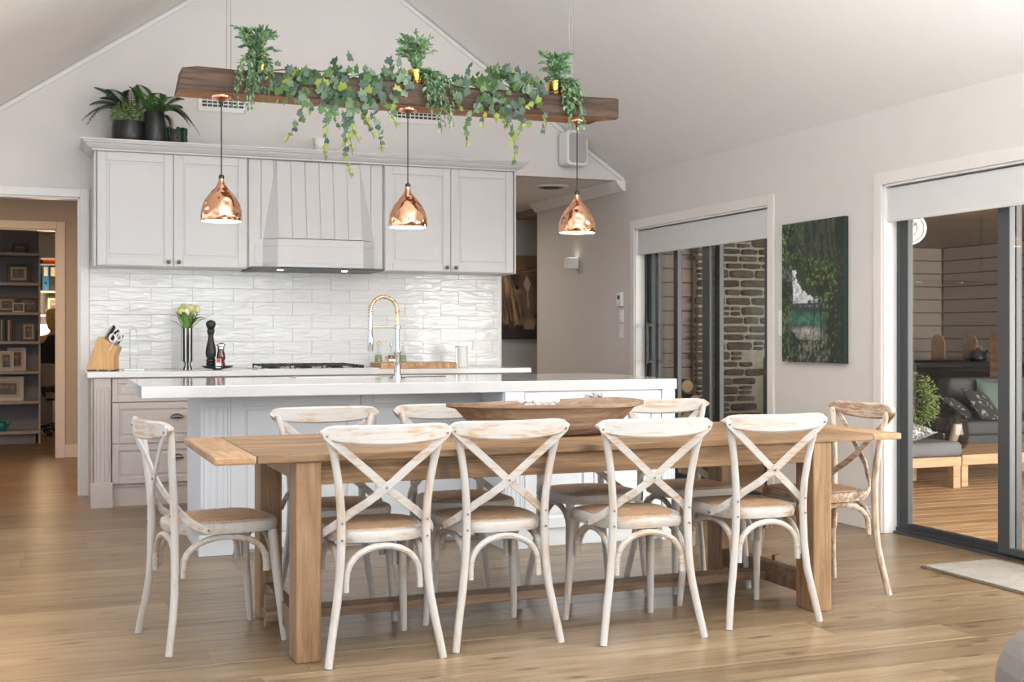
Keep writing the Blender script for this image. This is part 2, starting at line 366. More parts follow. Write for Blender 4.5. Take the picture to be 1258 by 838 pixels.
# vertex-coloured flat picture: f(u,v)->rgb
def vc_mat(name, rough=.5):
    m, nt, b = new_mat(name); b.inputs['Roughness'].default_value = rough
    a = node(nt, 'ShaderNodeVertexColor'); a.layer_name = 'col'; L(nt, a.outputs[0], b.inputs['Base Color']); return m
M['paint'] = vc_mat('printed_canvas', .5)
def picture(name, W, H, nx, nz, fn, parent, thick=.003):
    """grid in local xz plane facing -y, origin bottom left"""
    mb = MB(); vs = [(W * i / nx, 0, H * j / nz) for j in range(nz + 1) for i in range(nx + 1)]
    fs = [(j * (nx + 1) + i, j * (nx + 1) + i + 1, (j + 1) * (nx + 1) + i + 1, (j + 1) * (nx + 1) + i) for j in range(nz) for i in range(nx)]
    mb.add(vs, fs); o = mb.build(name, M['paint'], parent)
    ca = o.data.color_attributes.new('col', 'FLOAT_COLOR', 'POINT'); buf = []
    for j in range(nz + 1):
        for i in range(nx + 1): buf += [*fn(i / nx, j / nz), 1]
    ca.data.foreach_set('color', buf); return o
def hsh(i, j, k=0):
    x = math.sin(i * 127.1 + j * 311.7 + k * 74.7) * 43758.5453; return x - math.floor(x)
def vn(x, y, k=0):
    i, j = math.floor(x), math.floor(y); fx, fy = x - i, y - j; fx = fx * fx * (3 - 2 * fx); fy = fy * fy * (3 - 2 * fy)
    return (hsh(i, j, k) * (1 - fx) + hsh(i + 1, j, k) * fx) * (1 - fy) + (hsh(i, j + 1, k) * (1 - fx) + hsh(i + 1, j + 1, k) * fx) * fy
def fbm(x, y, k=0): return .5 * vn(x, y, k) + .3 * vn(2.1 * x, 2.1 * y, k + 1) + .2 * vn(4.3 * x, 4.3 * y, k + 2)
def lerp(a, b, t): t = max(0, min(1, t)); return tuple(p + (q - p) * t for p, q in zip(a, b))

# ================================================================ STRUCTURE
XL, XR, YB, YF = -.72, 4.64, 9.40, -2.6      # left, right, back (kitchen) wall, front (behind camera)
XM, ZE, SL = 1.96, 2.51, .683                # ridge x, eaves height, roof slope
ZA = ZE + SL * (XR - XM)
def zroof(x): return ZA - SL * abs(x - XM)
DHEAD = 2.06
# floor slab + oak planks
fl = struct(MB().box(-3, 5.0, -3, 17.5, -.2, -.012).build('floor', M['oak']))
n_pl = 0
def planks(x0, x1, y0, y1, wdt, ln, seed):
    random.seed(seed); y = y0
    while y < y1 - .01:
        x = x0 - random.random() * ln * .9
        while x < x1:
            l = ln * random.uniform(.85, 1.15); a, b = max(x, x0), min(x + l, x1)
            if b - a > .02:
                o = MB().box(0, b - a - .0008, 0, min(wdt, y1 - y) - .0008, 0, .012).build('plank', M['oak'], fl, bevel=.0012, loc=(a, y, -.012), seg=1)
            x += l
        y += wdt
planks(XL, XR + .12, -2.6, 9.50, .22, 2.3, 3)
planks(-1.6, 5.3, 9.50, 12.40, .185, 2.3, 5)
planks(-1.2, 1.4, 12.40, 16.9, .185, 1.9, 6)

# right wall with two sliding-door openings
D1 = (7.17, 9.19); D2 = (2.95, 5.95)
mb = MB(); x0, x1 = XR, XR + .14
for a, b in ((YF, D2[0]), (D2[1], D1[0]), (D1[1], 11.38)): mb.box(x0, x1, a, b, 0, 2.6)
for a, b in (D1, D2): mb.box(x0, x1, a, b, DHEAD, 2.6)
struct(mb.build('wall_right', M['wall']))
# left wall (out of frame) with a long window, front wall behind the camera with a glazed opening
mb = MB()
for a, b in ((YF, -.4), (3.2, 4.3), (8.5, YB)): mb.box(XL - .12, XL, a, b, 0, 2.48)
for a, b in ((-.4, 3.2), (4.3, 8.5)): mb.box(XL - .12, XL, a, b, 0, .12); mb.box(XL - .12, XL, a, b, 2.35, 2.48)
struct(mb.build('wall_left', M['gable']))
mb = MB(); mb.box(XL - .12, XM - 2.3, YF - .12, YF, 0, 2.6); mb.box(XM + 2.3, XR + .14, YF - .12, YF, 0, 2.6)
mb.prism([(XL - .12, 2.42), (XR + .14, 2.42), (XR + .14, ZE), (XM, ZA + .1), (XL - .12, ZE)], 'y', YF - .12, YF)
struct(mb.build('wall_front', M['gable']))
# kitchen gable wall with doorway left and opening right under the bulkhead
mb = MB(); DL = (-.62, .245); DLH = 2.17
mb.box(XL - .12, DL[0], YB, YB + .1, 0, 2.49); mb.box(DL[0], DL[1], YB, YB + .1, DLH, 2.49); mb.box(DL[1], 3.50, YB, YB + .1, 0, 2.49)
mb.prism([(XL - .02, 2.49), (XR, 2.49), (XR, ZE), (XM, ZA + .02), (XL - .02, ZE)], 'y', YB, YB + .1)
struct(mb.build('wall_back', M['gable']))
# raked ceiling, two slopes
for nm, xa, xb in (('ceiling', XL - .14, XM), ('ceiling.001', XM, XR + .16)):
    za, zb = zroof(xa), zroof(xb)
    struct(MB().prism([(xa, za), (xb, zb), (xb, zb + .1), (xa, za + .1)], 'y', YF - .14, YB + .12).build(nm, M['ceil']))
# bead trims along the gable rake
def strip(name, pts, w_, h_, m, up): return struct(MB().tube(pts, w_ / 2, flat=h_ / w_, rect=True, up=up).build(name, m, bevel=.004))
yb = YB - .012
strip('trim_1', [(XL, yb, zroof(XL) - .03), (XM, yb, ZA - .03)], .03, .022, M['trim'], (0, 1, 0))
strip('trim_2', [(XM, yb, ZA - .03), (XR - .02, yb, zroof(XR - .02) - .03)], .03, .022, M['trim'], (0, 1, 0))
strip('trim_3', [(1.1, yb, 3.745 - .2 + .245), (1.1001, yb, 3.79)], .001, .001, M['trim'], (0, 1, 0))
# cornice along right wall: cove under the eaves
# hall behind: ceiling, cornice, walls
struct(MB().box(-1.7, 5.45, YB + .1, 12.5, 2.49, 2.55).build('ceiling.002', M['ceil']))
struct(MB().prism([(XR, 2.40), (XR - .02, 2.40), (XR - .085, 2.47), (XR - .085, 2.49), (XR, 2.49)], 'y', YB - .02, 11.38).build('trim_5', M['ceil'], bevel=.003))
mb = MB(); HY = 12.35; HD = (-.9, .115)
mb.box(-1.7, HD[0], HY, HY + .1, 0, 2.49); mb.box(HD[0], HD[1], HY, HY + .1, 2.17, 2.49); mb.box(HD[1], 5.45, HY, HY + .1, 0, 2.49)
mb.box(-1.7, -1.6, YB + .1, HY, 0, 2.49); mb.box(1.5, 1.6, YB + .1, HY, 0, 2.49); mb.box(5.35, 5.45, 11.38, HY, 0, 2.49); mb.box(XR + .14, 5.45, 11.3, 11.38, 0, 2.49)  # includes an added unseen partition that blocks the warm downlight's spread
struct(mb.build('wall_hall', M['hallw']))
# office room
mb = MB(); mb.box(-1.4, -1.3, HY + .1, 17, 0, 2.49); mb.box(1.5, 1.6, HY + .1, 17, 0, 2.49); mb.box(-1.4, 1.6, 16.9, 17, 0, 2.49)
struct(mb.build('wall_office', M['hallw'])); struct(MB().box(-1.4, 1.6, HY + .1, 17, 2.49, 2.55).build('ceiling.003', M['ceil']))

# door casings and jambs
def casing_y(name, ya, yb_, head, m, wc=.075):
    """architrave on the right wall round an opening"""
    mb = MB(); x = XR
    for a, b in ((yb_, yb_ + wc), (ya - wc, ya)): mb.box(x - .018, x, a, b, 0, head + wc)
    mb.box(x - .018, x, ya, yb_, head, head + wc)
    return struct(mb.build(name, m, bevel=.004))
casing_y('trim_6', D1[0], D1[1], DHEAD, M['casing']); casing_y('trim_7', D2[0], D2[1], DHEAD, M['casing'])
def jamb_y(name, ya, yb_, head):
    mb = MB(); mb.box(XR - .006, XR + .10, yb_ - .016, yb_, 0, head); mb.box(XR - .006, XR + .10, ya, ya + .016, 0, head); mb.box(XR - .006, XR + .10, ya, yb_, head - .012, head)
    return struct(mb.build(name, M['trim'], bevel=.002))
jamb_y('trim_8', D1[0], D1[1], DHEAD); jamb_y('trim_9', D2[0], D2[1], DHEAD)
def casing_x(name, y, xa, xb, head, wc, m, depth=.02, jd=.1):
    mb = MB()
    mb.box(xb, xb + wc, y - depth, y, 0, head + wc); mb.box(xa - wc, xa, y - depth, y, 0, head + wc); mb.box(xa, xb, y - depth, y, head, head + wc)
    mb.box(xb - .015, xb + .001, y, y + jd, 0, head); mb.box(xa, xa + .015, y, y + jd, 0, head); mb.box(xa, xb, y, y + jd, head - .015, head)
    return struct(mb.build(name, m, bevel=.003))
casing_x('trim_10', YB, DL[0], DL[1], DLH, .062, M['trim']); casing_x('trim_11', HY, HD[0], HD[1], 2.17, .072, M['trim'])
struct(MB().box(3.50, 3.512, YB - .012, YB + .1, 0, 2.49).build('trim_12', M['trim'], bevel=.002))
# baseboards
def base_bd(name, *b): return struct(MB().box(*b).build(name, M['trim'], bevel=.004))
mb = MB(); mb.box(XR - .014, XR, D2[1] + .075, D1[0] - .075, 0, .14); mb.box(XR - .014, XR, D1[1] + .075, 11.38, 0, .14)
struct(mb.build('baseboard_right', M['casing'], bevel=.004))
base_bd('baseboard_hall', HD[1] + .072, 5.3, HY - .014, HY, 0, .12)
base_bd('baseboard_back', .307, .345, YB - .014, YB, 0, .12)

# ---- sliding doors
def leaf(par, ya, yb_, x, st, mS, gl=True, z0=.03, z1=2.05):
    """one sliding sash: stiles, rails, glass pane; width ya..yb_ in Y"""
    f = MB().box(x, x + .04, ya, ya + st, z0, z1).build('stile', mS, par, bevel=.004)
    MB().box(x, x + .04, yb_ - st, yb_, z0, z1).build('stile', mS, par, bevel=.004)
    MB().box(x, x + .04, ya + st, yb_ - st, z0, z0 + .035).build('rail', mS, par, bevel=.003)
    MB().box(x, x + .04, ya + st, yb_ - st, z1 - .06, z1).build('rail', mS, par, bevel=.003)
    MB().box(x + .017, x + .023, ya + st - .005, yb_ - st + .005, z0 + .03, z1 - .05).build('pane', M['glass'], par)
def door(name, ya, yb_):
    e = bpy.data.objects.new(name, None); COL.objects.link(e); e.location = (XR + .08, (ya + yb_) / 2, 0); struct(e)
    e2 = e; inv = Vector((-e.location.x, -e.location.y, 0)); return e, inv
d2 = bpy.data.objects.new('door_2', None); COL.objects.link(d2); struct(d2)
MB().box(XR + .075, XR + .14, D2[0], D2[1], 0, .035).build('sill_track', M['char'], d2, bevel=.004)
MB().box(XR + .055, XR + .075, D2[0], D2[1], 0, .014).build('sill_track', M['char2'], d2, bevel=.002)
MB().box(XR + .08, XR + .14, D2[1] - .045, D2[1] - .016, .03, 2.05).build('frame', M['char2'], d2, bevel=.004)
leaf(d2, 4.985, 5.925, XR + .085, .085, M['char']); leaf(d2, 3.98, 5.07, XR + .04, .085, M['char2']); leaf(d2, 2.97, 4.05, XR + .085, .085, M['char'])
d1 = bpy.data.objects.new('door_1', None); COL.objects.link(d1); struct(d1)
MB().box(XR + .075, XR + .14, D1[0], D1[1], 0, .035).build('sill_track', M['char'], d1, bevel=.004)
MB().box(XR + .075, XR + .14, D1[1] - .05, D1[1] - .016, .03, 2.05).build('frame', M['char'], d1, bevel=.004)
leaf(d1, 7.98, 9.15, XR + .09, .075, M['char']); leaf(d1, 7.19, 8.16, XR + .045, .11, M['char2'])
leaf(d1, 8.72, 9.12, XR + .14, .07, M['char'])
mb = MB(); hy = 9.05
mb.tube([(XR + .085, hy, 1.25), (XR + .035, hy, 1.25)], .012, rect=True); mb.tube([(XR + .085, hy, .95), (XR + .035, hy, .95)], .012, rect=True)
mb.tube([(XR + .035, hy, 1.27), (XR + .035, hy, .93)], .012, rect=True); mb.build('door_handle', M['dark'], d1, bevel=.002)
# roller blinds inside the reveals
def blind(label, ya, yb_):
    t = thing('roller_blind', label, 'blind', (XR + .02, (ya + yb_) / 2, 2.05)); h = (yb_ - ya) / 2
    MB().box(-.004, .004, -h, h, -.195, -.012).build('blind_fabric', M['blind'], t)
    mb = MB(); mb.tube([(.028, -h, -.03), (.028, h, -.03)], .026, 12); mb.build('roller', M['blind'], t, smooth=SM)
    MB().box(-.010, .008, -h, h, -.213, -.192).build('hem_bar', M['blind'], t, bevel=.004)
blind('white roller blind half rolled above the stone chimney door', D1[0] + .02, D1[1] - .02)
blind('white roller blind above the wide sliding door at far right', D2[0] + .02, D2[1] - .02)

# ================================================================ KITCHEN WALL
def panel_door(name, x0, x1, y, z0, z1, m, par, fr=.062, knob=None, hinge=0):
    """shaker door with recessed, bevelled centre; front face at y, thickness .02 behind"""
    mb = MB(); t = .020
    mb.box(x0, x1, y + .010, y + t, z0, z1)
    mb.box(x0, x0 + fr, y, y + .011, z0, z1); mb.box(x1 - fr, x1, y, y + .011, z0, z1)
    mb.box(x0 + fr, x1 - fr, y, y + .011, z0, z0 + fr); mb.box(x0 + fr, x1 - fr, y, y + .011, z1 - fr, z1)
    i = .018
    mb.box(x0 + fr + i, x1 - fr - i, y + .005, y + .012, z0 + fr + i, z1 - fr - i)
    return mb.build(name, m, par, bevel=.0035)
def knob(x, y, z, par, m):
    mb = MB(); prof = [(.005, 0), (.005, .012), (.013, .018), (.015, .025), (.010, .031), (.002, .033)]
    n = 12; vs = []
    for r, h in prof:
        for k in range(n): a = 2 * PI * k / n; vs.append((x + r * math.cos(a), y - h, z + r * math.sin(a)))
    fs = [(i * n + k, (i + 1) * n + k, (i + 1) * n + (k + 1) % n, i * n + (k + 1) % n) for i in range(len(prof) - 1) for k in range(n)]
    fs.append(tuple((len(prof) - 1) * n + k for k in range(n)))
    mb.add(vs, fs); return mb.build('knob', m, par, smooth=SM)
UY = 8.97; UZ0, UZ1 = 1.655, 2.462
def upper(label, x0, x1, mid, kn):
    t = thing('wall_cabinet', label, 'cabinet', ((x0 + x1) / 2, UY + .2, UZ0)); inv = t.location
    def rel(o): o.location = (-inv.x, -inv.y, -inv.z); return o
    rel(MB().box(x0, x1, UY + .022, YB - .001, UZ0, UZ1).build('carcass', M['cab'], t, bevel=.002))
    for (a, b, kx) in ((x0 + .008, mid - .002, mid - .035), (mid + .002, x1 - .008, mid + .035)):
        dd = rel(panel_door('door', a, b, UY, UZ0 + .004, UZ1 - .006, M['cab'], t)); knob(kx, UY, UZ0 + .035, dd, M['nickel'])
    return t
upper('white double door wall cabinet left of the range hood', .338, 1.385, .861, 0)
upper('white double door wall cabinet right of the range hood', 2.405, 3.462, 2.937, 0)
# side trim strips of the run
tag(MB().box(.325, .3375, UY - .004, YB - .001, UZ0 - .004, 2.457).build('end_panel', M['cab'], bevel=.002), 'thin white end panel at the left of the wall cabinets', 'panel')
tag(MB().box(3.4625, 3.476, UY - .004, YB - .001, UZ0 - .004, 2.457).build('end_panel', M['cab'], bevel=.002), 'thin white end panel at the right of the wall cabinets', 'panel')
# crown moulding
def crown():
    prof = [(0, 0), (.012, .0), (.012, .012), (.03, .018), (.05, .035), (.055, .045), (.07, .05), (.075, .062), (.085, .064), (.085, .075), (0, .075)]
    # path round left, front, right with mitres: offset by prof.x outward, z by prof.z
    mb = MB(); xl, xr, yf, yb2 = .325, 3.476, UY - .004, YB - .001; z0 = 2.458; n = len(prof); vs = []
    for cx, cy, sx, sy in ((xl, yb2, -1, 0), (xl, yf, -1, -1), (xr, yf, 1, -1), (xr, yb2, 1, 0)):
        for p, q in prof: vs.append((cx + sx * p, cy + sy * p, z0 + q))
    fs = [(k * n + i, k * n + (i + 1) % n, (k + 1) * n + (i + 1) % n, (k + 1) * n + i) for k in range(3) for i in range(n)]
    fs += [tuple(range(n)), tuple(range(4 * n - 1, 3 * n - 1, -1))]
    mb.add(vs, fs); mb.box(xl, xr, yf, yb2, z0 + .05, z0 + .075)
    return mb.build('crown_moulding', M['cab'])
tag(crown(), 'stepped white crown moulding along the top of the wall cabinets', 'moulding')
CT = 2.533    # top of the cabinets
# range hood
t = thing('range_hood', 'white tongue and groove range hood with panelled box base', 'range hood', (1.895, 9.2, UZ0)); iv = -t.location
def R_(o): o.location = iv; return o
R_(MB().box(1.388, 2.402, UY + .03, YB - .002, UZ0 + .01, UZ1).build('carcass', M['cab'], t))
nb = 11; wb = (2.398 - 1.392) / nb
for i in range(nb):     # flat backing boards
    R_(MB().box(1.392 + i * wb + .001, 1.392 + (i + 1) * wb - .001, UY + .016, UY + .03, UZ0 + .005, UZ1 - .004).build('groove_board', M['cab'], t, bevel=.003, seg=1))
# tapering chimney: front slopes out to .07, side facets splay
zb_, zt_ = 1.876, 2.45; fx0, fx1, rx0, rx1 = 1.592, 2.219, 1.497, 2.33; tx0, tx1 = 1.592, 2.219; yb3, yf3 = UY + .016, UY - .07
mb = MB(); mb.add([(rx0, yb3, zb_), (fx0, yf3, zb_), (fx1, yf3, zb_), (rx1, yb3, zb_), (tx0, yb3, zt_), (tx0 + .004, yb3 - .006, zt_), (tx1 - .004, yb3 - .006, zt_), (tx1, yb3, zt_)],
       [(0, 1, 5, 4), (1, 2, 6, 5), (2, 3, 7, 6), (4, 5, 6, 7), (0, 3, 2, 1), (0, 4, 7, 3)])
R_(mb.build('chimney_facet', M['cab'], t))
nb2 = 6; wf = (fx1 - fx0) / nb2
for i in range(nb2):
    a0, a1 = fx0 + i * wf + .001, fx0 + (i + 1) * wf - .001; e = .008
    mb = MB(); mb.add([(a0, yf3 - e, zb_), (a1, yf3 - e, zb_), (a1, yb3 - .006 - e, zt_), (a0, yb3 - .006 - e, zt_), (a0, yf3, zb_), (a1, yf3, zb_), (a1, yb3 - .006, zt_), (a0, yb3 - .006, zt_)],
           [(0, 1, 2, 3), (0, 3, 7, 4), (1, 5, 6, 2), (3, 2, 6, 7), (0, 4, 5, 1)])
    R_(mb.build('groove_board', M['cab'], t, bevel=.003, seg=1))
mb = MB(); zc = 1.872
mb.prism([(1.395, UY + .01), (rx0 - .002, UY + .01), (fx0 - .004, yf3 - .012), (fx1 + .004, yf3 - .012), (rx1 + .002, UY + .01), (2.395, UY + .01), (2.395, UY + .03), (1.395, UY + .03)], 'z', UZ0 + .012, zc)
R_(mb.build('hood_box', M['cab'], t, bevel=.003))
mb = MB()
for z_ in (1.70, 1.825): mb.tube([(1.44, UY + .008, z_), (rx0 - .004, UY + .008, z_), (fx0 - .006, yf3 - .014, z_), (fx1 + .006, yf3 - .014, z_), (rx1 + .004, UY + .008, z_), (2.35, UY + .008, z_)], .0035, rect=True, up=(0, 0, 1))
for x_ in (1.44, 2.35): mb.tube([(x_, UY + .008, 1.70), (x_, UY + .008, 1.825)], .0035, rect=True, up=(0, 1, 0))
R_(mb.build('panel_bead', M['cab'], t))
R_(MB().box(1.40, 2.39, UY - .055, YB - .02, UZ0 - .006, UZ0 + .012).build('filter_plate', M['char2'], t, bevel=.002))
for x_ in (1.62, 2.10):
    R_(MB().lathe([(.022, -.004), (.022, 0)], (x_, UY + .0, UZ0 - .006), 16).build('lamp', M['led'], t))
    point('hood_spot', (x_, UY + .02, UZ0 - .03), 2.2, (.93, .95, 1), .03, 2.2)

# backsplash: grout bed + tiles
sp = struct(MB().box(.31, 3.50, YB - .006, YB, .92, 1.70).build('wall_splashback', M['grout']))
x_end = 3.478
for r in range(8):
    z0 = .922 + .1 * r; x = .31 - (.15 if r % 2 else 0) - .02
    while x < x_end:
        a, b = max(x, .31), min(x + .3, x_end)
        if b - a > .01:
            o = MB().box(0, b - a - .0010, -.008, 0, 0, (.0990 if r < 7 else .034)).build('tile', M['tile'], sp, bevel=.0014, loc=(a, YB - .006 - random.uniform(0, .0012), z0))
            o.rotation_euler = (random.uniform(-.006, .006), 0, 0)
        x += .3
# base cabinets
BY = 8.71
M['bench'] = plain('white_quartz', (.76, .755, .75), .15, var=.015)
tag(MB().box(.272, 3.49, 8.675, YB - .001, .882, .92).build('benchtop', M['bench'], bevel=.004), 'long thin white quartz benchtop along the tiled splashback', 'worktop')
def pilaster(name, x0, x1, y, z0, z1, m, par, flutes=4, base=True, dpt=.03):
    mb = MB(); mb.box(x0, x1, y + .004, y + dpt, z0, z1)
    n = flutes; ww = (x1 - x0); g = ww * .12; s_ = (ww - 2 * g) / (2 * n - 1)
    mb.box(x0, x0 + g * .8, y, y + .006, z0, z1); mb.box(x1 - g * .8, x1, y, y + .006, z0, z1); mb.box(x0 + .0006, x1 - .0006, y + .0004, y + .006, z1 - .07, z1 - .0004)
    for k in range(n): mb.box(x0 + g + 2 * k * s_, x0 + g + (2 * k + 1) * s_, y + .0005, y + .006, z0 + .08, z1 - .08)
    if base: mb.box(x0 - .012, x1 + .012, y - .02, y + dpt, 0, .17)
    return mb.build(name, m, par, bevel=.003)
def cup(x, y, z, par):
    mb = MB(); n = 10; vs = []
    for i in range(n + 1):
        a = PI * i / n
        for j in range(4):
            b = PI / 2 * j / 3; vs.append((x + .045 * math.cos(a), y - .022 * math.sin(b) * math.sin(a) ** .5 - .001, z + .03 * math.sin(a) * math.cos(b) - .005))
    fs = [(i * 4 + j, (i + 1) * 4 + j, (i + 1) * 4 + j + 1, i * 4 + j + 1) for i in range(n) for j in range(3)]
    mb.add(vs, fs); o = mb.build('cup_handle', M['nickel'], par, smooth=3.1); s = o.modifiers.new('s', 'SOLIDIFY'); s.thickness = .002; return o
def base_unit(label, x0, x1, drawers=True):
    t = thing('base_cabinet', label, 'cabinet', ((x0 + x1) / 2, 9.05, 0)); iv_ = -t.location
    def R2(o): o.location = iv_; return o
    R2(MB().box(x0, x1, BY + .02, YB - .001, .13, .881).build('carcass', M['cab_base'], t))
    R2(MB().box(x0, x1, BY + .03, BY + .05, 0, .15).build('kickboard', M['cab_base'], t))
    if drawers:
        for z0, z1 in ((.155, .425), (.43, .708), (.713, .872)):
            d_ = R2(panel_door('drawer', x0 + .003, x1 - .003, BY, z0, z1, M['cab_base'], t, .045 if z1 - z0 > .2 else .035))
            cup((x0 + x1) / 2, BY, (z0 + z1) / 2 + .035, d_)
    else:
        mid = (x0 + x1) / 2
        for a, b, k in ((x0 + .003, mid - .002, mid - .04), (mid + .002, x1 - .003, mid + .04)):
            d_ = R2(panel_door('door', a, b, BY, .155, .872, M['cab_base'], t)); knob(k, BY, .8, d_, M['nickel'])
    return t
t = base_unit('warm white drawer unit with cup handles beside the doorway', .43, 1.29)
p = pilaster('fluted_pilaster', .305, .425, BY - .005, .0, .881, M['cab_base'], t, 4); p.location = -t.location
s_ = MB().box(.30, .312, BY - .005, YB - .001, 0, .881).build('end_panel', M['cab_base'], t); s_.location = -t.location
base_unit('warm white cupboard under the gas hob, seen behind the island', 1.292, 2.38, False)
base_unit('warm white cupboard under the right end of the long bench', 2.382, 3.44, False)

# ================================================================ ISLAND
tag(MB().box(.445, 3.415, 6.235, 7.335, .86, .92).build('island_top', M['marble'], bevel=.004), 'thick white marble island worktop with grey veining', 'worktop')
t = thing('kitchen_island', 'white panelled kitchen island with fluted pilasters behind the table', 'island', (2.05, 6.8, 0)); iv = -t.location
def R_(o): o.location = iv; return o
R_(MB().box(.775, 3.395, 6.645, 7.26, 0, .859).build('carcass', M['island'], t, bevel=.002))
R_(MB().box(2.355, 3.395, 6.225 + .03, 6.645, 0, .859).build('carcass', M['island'], t, bevel=.002))
R_(pilaster('fluted_pilaster', .775, .93, 6.62, .0, .859, M['island'], t, 4, True))
for a, b in ((.931, 1.64), (1.642, 2.35)):
    R_(panel_door('back_panel', a, b, 6.622, .02, .857, M['island'], t, .07))
R_(MB().box(2.345, 2.356, 6.25, 6.62, 0, .859).build('side_panel', M['island'], t))
R_(pilaster('fluted_pilaster', 2.35, 2.465, 6.228, 0, .859, M['island'], t, 4)); R_(pilaster('fluted_pilaster', 3.315, 3.398, 6.228, 0, .859, M['island'], t, 3))
for a, b, k in ((2.47, 2.885, 2.862), (2.889, 3.312, 2.915)):
    d_ = R_(panel_door('door', a, b, 6.235, .10, .855, M['island'], t)); knob(k, 6.235, .832, d_, M['chrome'])
R_(MB().box(2.47, 3.312, 6.26, 6.28, 0, .1).build('kickboard', M['island'], t))
# sink + faucet on the island
ax = at(488, 464, 7.02); ax.z = .92
mb = MB(); sx0, sx1, sy0, sy1 = 1.62, 2.30, 6.92 + .17, 7.28
tag(MB().box(1.38, 2.28, 7.14, 7.30, .9195, .924).build('sink', M['steel'], bevel=.002), 'stainless steel sink rim let into the marble island', 'sink')
t = thing('kitchen_faucet', 'tall champagne and chrome spring neck faucet on the island', 'faucet', (ax.x, 7.02, .92))
MB().lathe([(.03, 0), (.03, .012), (.02, .016), (.019, .14), (.022, .145), (.022, .155)], n=20).build('base_column', M['chrome'], t, smooth=SM)
MB().lathe([(.013, .15), (.013, .29), (.019, .292), (.019, .305), (.014, .31)], n=20).build('riser', M['chrome'], t, smooth=SM)
arc = [(0, 0, .30), (0, 0, .38)] + [(-.082 + .082 * math.cos(a), 0, .39 + .088 * math.sin(a)) for a in [PI * k / 14 for k in range(15)]] + [(-.164, 0, .36), (-.164, 0, .28)]
MB().tube(arc, .008, 10).build('hose', M['cupgold'], t, smooth=SM)
# coil
path = [Vector(p_) for p_ in arc[1:-1]]; coil = []; N = 24 * 14
def interp(t_):
    k = t_ * (len(path) - 1); i = min(int(k), len(path) - 2); f = k - i; p_ = path[i].lerp(path[i + 1], f); d_ = (path[i + 1] - path[i]).normalized(); return p_, d_
for k in range(N + 1):
    p_, d_ = interp(k / N); a = 2 * PI * 24 * k / N; up = Vector((0, 1, 0)); sd = d_.cross(up)
    coil.append(p_ + (up * math.cos(a) + sd * math.sin(a)) * .0125)
MB().tube(coil, .0022, 5).build('spring_coil', M['cupgold'], t, smooth=SM)
MB().lathe([(.010, .26), (.013, .285), (.013, .20), (.0165, .19), (.0165, .10), (.013, .095)][::-1], (-.164, 0, .06), 16).build('spray_head', M['chrome'], t, smooth=SM)
MB().tube([(0, 0, .298), (-.164, 0, .298)], .005, 8).build('support_arm', M['cupgold'], t, smooth=SM)
mb = MB(); mb.tube([(-.01, 0, .10), (-.055, -.0, .10)], .014, 12); mb.tube([(-.055, 0, .10), (-.075, -.02, .12)], .006, 8); mb.tube([(-.02, 0, .10), (-.03, -.03, .075)], .008, 8)
mb.build('lever_handle', M['cupgold'], t, smooth=SM)
tag(MB().box(1.93, 2.28, 7.06, 7.072, .9201, .9225).build('drain_slot', M['dark']), 'thin dark slot beside the faucet on the island top', 'drain')

# ================================================================ ON THE BACK BENCH
ZB = .92
# hob
t = thing('gas_hob', 'black gas hob with cast iron grates under the range hood', 'hob', (1.87, 9.03, ZB))
MB().box(-.45, .45, -.26, .24, 0, .008).build('hob_plate', M['steel'], t, bevel=.002)
for k in (-1, 0, 1):
    mb = MB(); cx = k * .235 - .07
    for xx in (-.1, -.035, .035, .1): mb.box(cx + xx - .005, cx + xx + .005, -.22, .2, .026, .038)
    for yy in (-.22, -.01, .19): mb.box(cx - .105, cx + .105, yy, yy + .012, .022, .036)
    for xx in (-.1, .1):
        for yy in (-.215, .195): mb.box(cx + xx - .006, cx + xx + .006, yy - .006, yy + .006, .008, .03)
    mb.build('grate', M['iron'], t, bevel=.002, seg=1)
    for yy in (-.11, .1): MB().lathe([(.045, .008), (.045, .014), (.032, .016), (.032, .024), (.005, .026)], (cx, yy, 0), 20).build('burner', M['iron'], t, smooth=SM)
for k in range(4): MB().lathe([(.016, .008), (.014, .03), (.002, .031)], (.33 + .0 * k, -.2 + .12 * k, 0), 14).build('control_knob', M['dark'], t, smooth=SM)
# knife block
kb = at(127, 455, 9.0); t = thing('knife_block', 'bamboo knife block full of knives at the left end of the bench', 'knife block', (kb.x, 9.0, ZB), -.35)
MB().prism([(-.105, .008), (.09, .008), (.09, .10), (.115, .165), (.0, .24), (-.02, .24)], 'y', -.06, .06).build('block', M['bamboo'], t, bevel=.003)
for x_ in (-.08, .0, .08): MB().box(x_ - .015, x_ + .015, -.055, .055, 0, .008).build('rubber_foot', M['dark'], t)
random.seed(4)
kd = Vector((.5, 0, .86)).normalized()
for i, (fx, fy, ln) in enumerate([(.02, -.035, .10), (.02, .0, .11), (.02, .035, .10), (.055, -.035, .09), (.055, .0, .10), (.055, .035, .09), (.09, -.03, .075), (.09, .02, .08)]):
    b_ = Vector((fx, fy, .235 - (fx) * .62)); e_ = b_ + kd * ln
    mb = MB(); mb.tube([b_, b_ + kd * .02], .008, 8); k1 = mb.build('knife_bolster', M['chrome'], t, smooth=SM)
    MB().tube([b_ + kd * .02, b_ + kd * .05, e_ - kd * .015, e_], [.009, .0105, .011, .008], 8, flat=.8).build('knife_handle', M['dark'] if i not in (0, 6) else M['steel'], t, smooth=SM)
mb = MB()
for s_ in (-1, 1):
    c0 = Vector((.105, -.065 , .235)) + Vector((s_ * .022, 0, s_ * .004)); mb.tube([c0 + Vector((.02 * math.cos(a), 0, .027 * math.sin(a))) for a in [2 * PI * k / 12 for k in range(13)]], .0055, 6)
mb.tube([(.10, -.065, .21), (.06, -.065, .14)], .008, 6, flat=.5); mb.build('scissors', M['white_pl'], t, smooth=SM)
